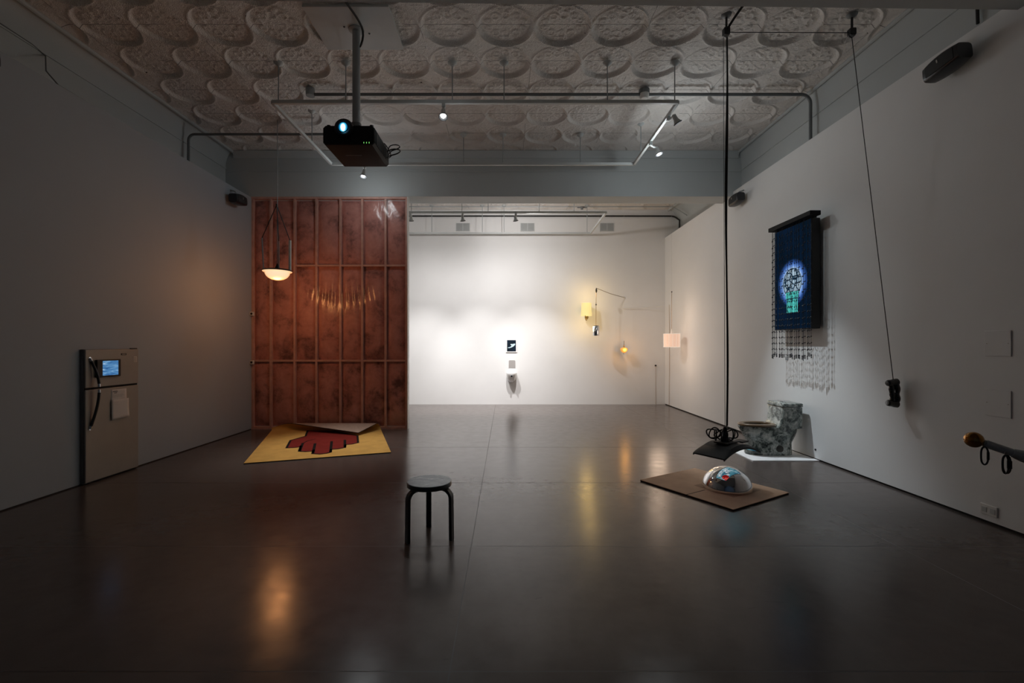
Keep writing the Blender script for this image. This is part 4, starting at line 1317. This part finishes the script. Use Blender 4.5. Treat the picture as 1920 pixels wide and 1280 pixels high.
M_MAR = marble()
sheet_o = MB().box((3.335, 6.14, 0), (XR - 0.004, 6.98, 0.012)).build('floor_sheet', mat('white_board', (0.84, 0.84, 0.85), 0.6))
tag(sheet_o, 'thin white board on the floor under the marbled toilet', 'board')
TYC = 6.56
toi = thing('toilet', (3.75, TYC, 0.012), 'grey and black marbled toilet with brown seat standing on a white board', 'toilet')


def egg(x0, x1, hw, z, n=36, back=0.55, sq=2.6):
    """outline of a bowl: rounded front at x0, squarish back at x1"""
    pts = []
    xm = x0 + (x1 - x0) * back
    for i in range(n):
        a = 2 * math.pi * i / n
        c, s = math.cos(a), math.sin(a)
        if c < 0:
            x = xm + (xm - x0) * c
            y = hw * s
        else:
            x = xm + (x1 - xm) * (abs(c) ** (2 / sq))
            y = hw * math.copysign(abs(s) ** (2 / sq), s)
        pts.append(Vector((x, TYC + y, z)))
    return pts


XB = 4.16
rings = [egg(3.455, 4.10, 0.155, 0.012), egg(3.445, 4.10, 0.160, 0.035), egg(3.455, 4.10, 0.150, 0.09), egg(3.465, 4.10, 0.145, 0.18), egg(3.458, 4.12, 0.148, 0.22), egg(3.43, 4.145, 0.160, 0.27),
         egg(3.395, 4.165, 0.178, 0.33), egg(3.365, 4.17, 0.190, 0.385), egg(3.355, 4.17, 0.194, 0.405), egg(3.358, 4.17, 0.192, 0.412), egg(3.40, 4.12, 0.16, 0.413), egg(3.43, 4.0, 0.12, 0.395), egg(3.46, 3.9, 0.08, 0.30)]
MB().loft(rings).build('bowl', M_MAR, toi, angle=60)
# raised deck behind the seat and tank
def rrect(x0, x1, hw, z, c=0.03, n=5):
    pts = []
    for sx_, sy_, a0 in ((1, 1, 0), (-1, 1, 90), (-1, -1, 180), (1, -1, 270)):
        cx = (x1 - c) if sx_ > 0 else (x0 + c); cy = sy_ * (hw - c)
        for i in range(n + 1):
            a = R(a0 + 90 * i / n); pts.append(Vector((cx + c * math.cos(a), TYC + cy + c * math.sin(a), z)))
    return pts
MB().loft([rrect(3.80, 4.17, 0.185, 0.395), rrect(3.83, 4.17, 0.187, 0.43), rrect(3.86, 4.17, 0.190, 0.47), rrect(3.875, 4.17, 0.192, 0.55), rrect(3.88, 4.165, 0.196, 0.690), rrect(3.882, 4.163, 0.194, 0.694)]).build('tank', M_MAR, toi, angle=50)
MB().loft([rrect(3.874, 4.168, 0.200, 0.700), rrect(3.872, 4.170, 0.202, 0.706), rrect(3.872, 4.170, 0.202, 0.742), rrect(3.880, 4.162, 0.194, 0.752)]).build('tank_lid', M_MAR, toi, angle=50)
MB().lathe([(0.048, 0.0), (0.050, 0.008), (0.044, 0.014), (0.03, 0.016), (0.004, 0.017)], 24, Matrix.Translation((3.985, TYC, 0.752))).build('flush_button', M_CHROME, toi)
# seat ring
n_ = 44
out_b = egg(3.362, 3.865, 0.188, 0.418, n_); inn = egg(3.44, 3.80, 0.115, 0.418, n_)
def up(r_, dz, k=1.0):
    c = sum(r_, Vector()) / len(r_)
    return [c + (q_ - c) * k + Vector((0, 0, dz)) for q_ in r_]
st_ = MB()
seq = [out_b, up(out_b, 0.012, 1.01), up(out_b, 0.026, 0.99), up(out_b, 0.030, 0.95), up(inn, 0.030, 1.06), up(inn, 0.022, 1.0), inn, out_b]
st_.loft(seq, caps=False)
st_.build('seat', mat('brown_wood_seat', (0.12, 0.075, 0.042), 0.3, var=0.2, vscale=12, coat=0.3), toi, angle=50)
MB().lathe([(0.026, -0.01), (0.026, 0.022)], 14, Matrix.Translation((3.835, TYC - 0.09, 0.425))).build('hinge', M_CHROME, toi)
MB().lathe([(0.026, -0.01), (0.026, 0.022)], 14, Matrix.Translation((3.835, TYC + 0.09, 0.425))).build('hinge', M_CHROME, toi)
hz = 0.105
MB().lathe([(0.050, -0.012), (0.052, 0.0), (0.046, 0.004), (0.004, 0.005)], 24, frame_to((3.865, TYC - 0.150, hz), (0, -1, 0))).build('access_cover', mat('dark_brown_cap', (0.03, 0.026, 0.02), 0.5), toi)
val = thing('shutoff_hole', (XR, 6.22, 0.14), 'tiny dark pipe stub on the right wall beside the toilet', 'pipe')
MB().lathe([(0.014, -0.004), (0.014, 0.008), (0.006, 0.010)], 14, frame_to((XR, 6.22, 0.14), (-1, 0, 0))).build('pipe_end', M_BLACK, val)

# ------------------------------------------------------------------ pole with amber ball
pb0 = Vector((2.47, 2.40, 1.065)); pdir = Vector((0.174, -0.08, -0.070)).normalized()
pole = thing('telescopic_pole', pb0 + pdir * 1.0, 'grey telescopic metal pole with an amber ball end reaching in at the right edge', 'pole')
M_AMB = mat('amber_glass', (0.42, 0.18, 0.015), 0.06, 0.8, coat=0.6, var=0.02)
M_POLE = mat('galvanised_tube', (0.72, 0.74, 0.73), 0.42, 0.15, var=0.08, vscale=20)
MB().sphere(pb0, 0.041, 28, 18).build('ball_finial', M_AMB, pole)
MB().cyl(pb0 + pdir * 0.036, pb0 + pdir * 0.052, 0.017, 20).build('ferrule', M_STEEL, pole)
MB().cyl(pb0 + pdir * 0.045, pb0 + pdir * 0.20, 0.0205, 24).build('inner_tube', M_POLE, pole)
MB().lathe([(0.023, 0.0), (0.024, 0.012), (0.026, 0.02), (0.030, 0.045), (0.030, 0.05)], 24, frame_to(pb0 + pdir * 0.155, pdir)).build('joint_sleeve', M_POLE, pole)
MB().cyl(pb0 + pdir * 0.195, pb0 + pdir * 1.93, 0.030, 24).build('outer_tube', M_POLE, pole)
MB().lathe([(0.05, 0.0), (0.055, 0.006), (0.055, 0.03)], 20, frame_to(pb0 + pdir * 1.915, pdir)).build('wall_socket', M_STEEL, pole)


def carabiner(c, yaw, label):
    root = thing('carabiner', c, label, 'carabiner', 'black carabiners on the pole')
    pts = []
    hw, hh = 0.014, 0.034
    for i in range(28):
        a = 2 * math.pi * i / 28
        pts.append(Vector((hw * math.cos(a), 0, hh * math.sin(a) + 0.012 * math.copysign(min(1, abs(math.sin(a)) * 3), math.sin(a)))))
    X = Matrix.Translation(c) @ Matrix.Rotation(yaw, 4, 'Z')
    MB().tube([X @ q_ for q_ in pts], 0.0042, 8, closed=True).build('link', M_SATIN, root)
    MB().cyl(X @ Vector((hw, 0, -0.02)), X @ Vector((hw, 0, 0.02)), 0.0058, 10).build('gate_sleeve', M_BLACK, root)
    MB().tube([X @ Vector((0, 0, hh + 0.006)), X @ Vector((0, 0, hh + 0.022)), X @ Vector((0.0, 0, hh + 0.03))], 0.004, 8).build('eye_ring', M_STEEL, root)
    return root


c1 = at(1846, 854, 2.36); carabiner(c1, R(-22), 'single black carabiner hanging under the pole next to the amber ball')
c2 = at(1888, 872, 2.33); carabiner(c2 + Vector((-0.008, 0, 0.004)), R(-5), 'left carabiner of the pair hanging under the thick part of the pole')
carabiner(c2 + Vector((0.012, 0.012, 0.002)), R(-62), 'right carabiner of the pair hanging under the thick part of the pole')

# ------------------------------------------------------------------ far room lamps and fixtures
M_YSH = None


def shade_material(name, col_mid, col_edge, strength):
    m = bpy.data.materials.new(name); m.use_nodes = True
    t = NT(m); b = t.n['Principled BSDF']
    b.inputs['Base Color'].default_value = (0.30, 0.22, 0.14, 1); b.inputs['Roughness'].default_value = 0.8
    lw = t.new('ShaderNodeLayerWeight'); lw.inputs[0].default_value = 0.4
    c = t.ramp(lw.outputs['Facing'], [(0.0, col_mid), (0.7, col_mid), (1.0, col_edge)])
    n = t.noise(t.coord('Object'), 40, 3)
    t.link(t.mix(t.math('MULTIPLY', n, 0.12), c, col_edge), b.inputs['Emission Color'])
    b.inputs['Emission Strength'].default_value = strength
    return m


yc = at(1099.5, 580, 11.88)
ys = thing('wall_sconce', yc, 'glowing yellow shade wall sconce on the far wall', 'wall lamp')
MB().lathe([(0.142, -0.165), (0.125, 0.165)], 36, Matrix.Translation(yc), cap=False).build('lamp_shade', shade_material('yellow_lit_linen', (1.0, 0.83, 0.33), (0.9, 0.62, 0.14), 0.78), ys)
MB().tube([yc + Vector((-0.03, 0, -0.12)), yc + Vector((-0.03, 0, -0.22)), yc + Vector((-0.015, 0.03, -0.275)), yc + Vector((0.02, 0.08, -0.285)), yc + Vector((0.045, 0.14, -0.25)), yc + Vector((0.045, 0.2, -0.19))], 0.011, 8).build('curved_arm', mat('brass', (0.35, 0.24, 0.10), 0.3, 0.9), ys, sub=1)
MB().lathe([(0.05, 0), (0.05, 0.012), (0.02, 0.02)], 20, frame_to((yc.x + 0.045, YF, yc.z - 0.19), (0, -1, 0))).build('wall_plate', mat('brass'), ys)
MB().sphere(yc, 0.045, 14, 10).build('bulb', emission('warm_bulb', (1.0, 0.75, 0.35), 6), ys)
lamp_point('sconce_glow', yc + Vector((0.05, -0.30, 0.40)), E_YELLOW * 0.5, (1.0, 0.64, 0.20), 0.12, ys)
lamp_point('sconce_glow', yc + Vector((-0.05, -0.30, -0.45)), E_YELLOW * 0.5, (1.0, 0.64, 0.20), 0.12, ys)

# swing arm with chrome cylinder
tip = at(1118, 540, 11.55); wm = Vector((3.15, YF - 0.002, 2.84))
sa = thing('swing_arm_lamp', wm, 'chrome cylinder pendant on a thin rod hung from a slim wall arm', 'wall lamp')
MB().tube([wm + Vector((0, -0.02, 0)), lerp(wm, tip, 0.5) + Vector((0, 0, -0.02)), tip], 0.007, 8).build('arm', mat('aged_wire', (0.30, 0.24, 0.17), 0.4, 0.6), sa)
MB().lathe([(0.03, 0), (0.03, 0.01), (0.012, 0.02)], 16, frame_to(wm, (0, -1, 0))).build('wall_plate', M_WHITE, sa)
MB().lathe([(0.004, -0.12), (0.014, -0.11), (0.024, -0.075), (0.022, -0.04), (0.01, -0.01), (0.004, 0.01)], 16, Matrix.Translation(tip)).build('insulator', M_BLACK, sa)
zc2 = at(1117, 620, 11.55).z
MB().cyl((tip.x - 0.008, tip.y, zc2 + 0.12), (tip.x, tip.y, tip.z - 0.1), 0.006, 8).build('rod', mat('brass'), sa)
kz = at(1117, 571, 11.55).z
MB().lathe([(0.006, -0.02), (0.02, -0.008), (0.02, 0.004), (0.008, 0.012), (0.006, 0.05)], 14, Matrix.Translation((tip.x - 0.004, tip.y, kz))).build('knuckle', M_BLACK, sa)
MB().lathe([(0.080, -0.125), (0.084, -0.12), (0.084, 0.112), (0.078, 0.12)], 32, Matrix.Translation((tip.x - 0.008, tip.y, zc2))).build('chrome_shade', M_CHROME, sa)
MB().lathe([(0.066, 0.0), (0.070, 0.008), (0.02, 0.016)], 24, Matrix.Translation((tip.x - 0.008, tip.y, zc2 + 0.12))).build('top_cap', M_BLACK, sa)

# amber lantern pendant
oc = at(1170, 656, 11.9)
og = thing('amber_glass_pendant', oc, 'small glowing orange glass pendant hanging before the far wall', 'pendant lamp')
MB().lathe([(0.02, -0.075), (0.05, -0.06), (0.085, -0.02), (0.098, 0.02), (0.085, 0.05), (0.045, 0.065), (0.03, 0.07)], 28, Matrix.Translation(oc)).build('glass_shade', shade_material('orange_lit_glass', (1.0, 0.40, 0.05), (0.75, 0.18, 0.02), 0.72), og)
MB().lathe([(0.006, -0.125), (0.02, -0.115), (0.018, -0.085), (0.022, -0.07)], 16, Matrix.Translation(oc)).build('finial', M_CHROME, og)
MB().lathe([(0.03, 0.065), (0.028, 0.08), (0.012, 0.10), (0.016, 0.115), (0.006, 0.13)], 16, Matrix.Translation(oc)).build('cap', mat('brass'), og)
MB().cyl(oc + Vector((0, 0, 0.12)), oc + Vector((0, 0, 0.24)), 0.006, 8).build('chain', M_BLACK, og)
MB().cyl(oc + Vector((0, 0, 0.2)), (oc.x, oc.y, ZC + 0.01), 0.0016, 6).build('thread', M_WHITE, og)
lamp_point('amber_glow', oc + Vector((0, -0.14, 0.0)), E_AMBER, (1.0, 0.45, 0.10), 0.05, og)

# pink drum pendant
dc = at(1259.5, 638, 10.75)
dp = thing('drum_pendant', dc, 'glowing pink drum shade pendant hanging by the far right corner', 'pendant lamp')
MB().lathe([(0.180, -0.155), (0.186, 0.155)], 40, Matrix.Translation(dc), cap=False).build('drum_shade', shade_material('pink_lit_fabric', (0.95, 0.60, 0.45), (1.0, 0.80, 0.62), 0.72), dp)
rb_ = MB()
for k in range(14):
    a = 2 * math.pi * k / 14
    rb_.tube([dc + Vector((0.184 * math.cos(a), 0.184 * math.sin(a), -0.155)), dc + Vector((0.188 * math.cos(a), 0.188 * math.sin(a), 0.155))], 0.003, 5)
rb_.build('shade_rib', emission('pale_lit_rib', (1.0, 0.82, 0.66), 0.85), dp)
for z in (-0.155, 0.155):
    MB().tube([dc + Vector((0.186 * math.cos(2 * math.pi * k / 40), 0.186 * math.sin(2 * math.pi * k / 40), z)) for k in range(40)], 0.006, 6, closed=True).build('hoop', emission('pale_lit_rib', (1, .88, .72), 0.9), dp)
MB().lathe([(0.025, 0.10), (0.03, 0.15), (0.02, 0.19), (0.012, 0.26), (0.006, 0.27)], 14, Matrix.Translation(dc)).build('socket', M_WHITE, dp)
MB().sphere(dc + Vector((0, 0, 0.06)), 0.04, 14, 10).build('bulb', emission('pink_bulb', (1.0, 0.85, 0.6), 5), dp)
kn = at(1259.5, 547, 10.75)
MB().cyl(dc + Vector((0, 0, 0.2)), kn, 0.006, 8).build('cord', mat('tan_cord', (0.42, 0.33, 0.24), 0.7), dp)
MB().sphere(kn, 0.015, 10, 8).build('knot', M_BLACK, dp)
MB().cyl(kn, (kn.x, kn.y, ZC + 0.01), 0.0016, 6).build('thread', M_WHITE, dp)
lamp_point('drum_glow', dc + Vector((-0.40, -0.25, -0.45)), E_PINK * 0.5, (1.0, 0.72, 0.52), 0.2, dp)
lamp_point('drum_glow', dc + Vector((-0.40, -0.25, 0.55)), E_PINK * 0.5, (1.0, 0.72, 0.52), 0.2, dp)

p = [at(1168, 578, YF - 0.03), at(1205, 577, YF - 0.05), at(1243, 574, 11.9)]
tag(MB().tube(p, 0.008, 8).build('white_rod', M_WHITE, origin=p[0]), 'thin white rod fixed across the far right corner above the drum pendant', 'rod')
p = [Vector((4.215, 11.72, 2.62)), Vector((4.222, 11.72, 2.0)), Vector((4.222, 11.72, 1.0)), Vector((4.222, 11.75, 0.03))]
tag(MB().tube(p, 0.006, 6).build('lamp_cord', mat('tan_cord'), origin=p[0]), 'thin tan lamp cord running down the right wall near the far corner', 'cord')
pg = at(1229, 685, YF)
pgt = thing('plug_and_cord', (pg.x, YF, pg.z), 'small black plug with a thin cord running down the far wall by the corner', 'plug')
MB().box((pg.x - 0.02, YF - 0.035, pg.z - 0.02), (pg.x + 0.02, YF, pg.z + 0.02)).build('plug', M_BLACK, pgt, bevel=0.005)
MB().tube([(pg.x, YF - 0.02, pg.z), (pg.x + 0.005, YF - 0.008, pg.z - 0.4), (pg.x + 0.006, YF - 0.008, 0.01)], 0.004, 6).build('cord', mat('tan_cord'), pgt)

# framed picture, panel and fountain on the far wall
pc_ = at(959, 648, YF)
fp_ = thing('framed_picture', (pc_.x, YF, pc_.z - 0.17), 'small white framed picture with a pale shape on dark blue, on the far wall', 'picture')
MB().box((pc_.x - 0.145, YF - 0.022, pc_.z - 0.175), (pc_.x + 0.145, YF, pc_.z + 0.175)).build('frame', mat('white_frame', (0.85, 0.85, 0.85), 0.4), fp_, bevel=0.003)


def dark_print():
    m = bpy.data.materials.new('dark_blue_print'); m.use_nodes = True
    t = NT(m); b = t.n['Principled BSDF']
    n = t.noise(t.coord('Object'), 6, 4)
    t.link(t.ramp(n, [(0.35, (0.004, 0.008, 0.012)), (0.6, (0.008, 0.02, 0.04)), (0.72, (0.02, 0.05, 0.16))]), b.inputs['Base Color'])
    b.inputs['Roughness'].default_value = 0.35
    return m


MB().box((pc_.x - 0.118, YF - 0.0245, pc_.z - 0.15), (pc_.x + 0.118, YF - 0.02, pc_.z + 0.15)).build('print', dark_print(), fp_)
sh = [(-0.10, -0.055), (-0.06, -0.062), (0.0, -0.045), (0.06, -0.012), (0.098, 0.03), (0.10, 0.052), (0.075, 0.058), (0.03, 0.045), (-0.02, 0.05), (-0.03, 0.035), (0.0, 0.01), (-0.01, -0.015), (-0.05, -0.038), (-0.095, -0.045)]
X = Matrix(((1, 0, 0, pc_.x), (0, 0, -1, YF - 0.0245), (0, 1, 0, pc_.z), (0, 0, 0, 1)))
MB().prism(sh, 0.002, X).build('pale_shape', mat('pale_blue_ink', (0.55, 0.72, 0.80), 0.5), fp_, smooth=False)
gp = at(960, 682, YF)
pn = MB()
pts = [(-0.088, -0.10), (0.088, -0.10), (0.088, 0.065)] + [(0.06 + 0.028 * math.cos(R(a)), 0.065 + 0.032 * math.sin(R(a))) for a in range(15, 91, 15)] + [(-0.06 + 0.028 * math.cos(R(a)), 0.065 + 0.032 * math.sin(R(a))) for a in range(90, 181, 15)]
pn.prism(pts, 0.012, Matrix(((1, 0, 0, gp.x), (0, 0, -1, YF), (0, 1, 0, gp.z), (0, 0, 0, 1))))
tag(pn.build('splash_plate', mat('pale_grey_plate', (0.42, 0.40, 0.39), 0.45, 0.2)), 'small grey rounded plate on the far wall between picture and fountain', 'plate')
wf = at(959, 705, YF)
df = thing('drinking_fountain', (wf.x, YF, wf.z - 0.1), 'small white wall basin below the grey plate on the far wall', 'basin')
rings = []
for z, hw, dp_ in ((-0.16, 0.05, 0.06), (-0.11, 0.095, 0.15), (-0.03, 0.118, 0.24), (0.05, 0.128, 0.27), (0.085, 0.132, 0.28), (0.095, 0.128, 0.275)):
    ring = [Vector((wf.x - hw, YF - 0.002, wf.z + z))]
    for i in range(13):
        a = math.pi * i / 12
        e = 0.6
        ring.append(Vector((wf.x - hw * math.copysign(abs(math.cos(a)) ** e, math.cos(a)), YF - 0.002 - dp_ * (abs(math.sin(a)) ** e), wf.z + z)))
    ring.append(Vector((wf.x + hw, YF - 0.002, wf.z + z)))
    rings.append(ring)
MB().loft(rings).build('basin', mat('white_ceramic', (0.70, 0.70, 0.695), 0.25, coat=0.3), df, angle=50)
MB().box((wf.x - 0.055, YF - 0.20, wf.z + 0.094), (wf.x + 0.055, YF - 0.06, wf.z + 0.098)).build('drain_tray', mat('grey_tray', (0.35, 0.34, 0.34), 0.4, 0.4), df, bevel=0.002)
MB().cyl((wf.x, YF - 0.27, wf.z + 0.02), (wf.x, YF - 0.295, wf.z + 0.02), 0.022, 16).build('push_button', M_CHROME, df)
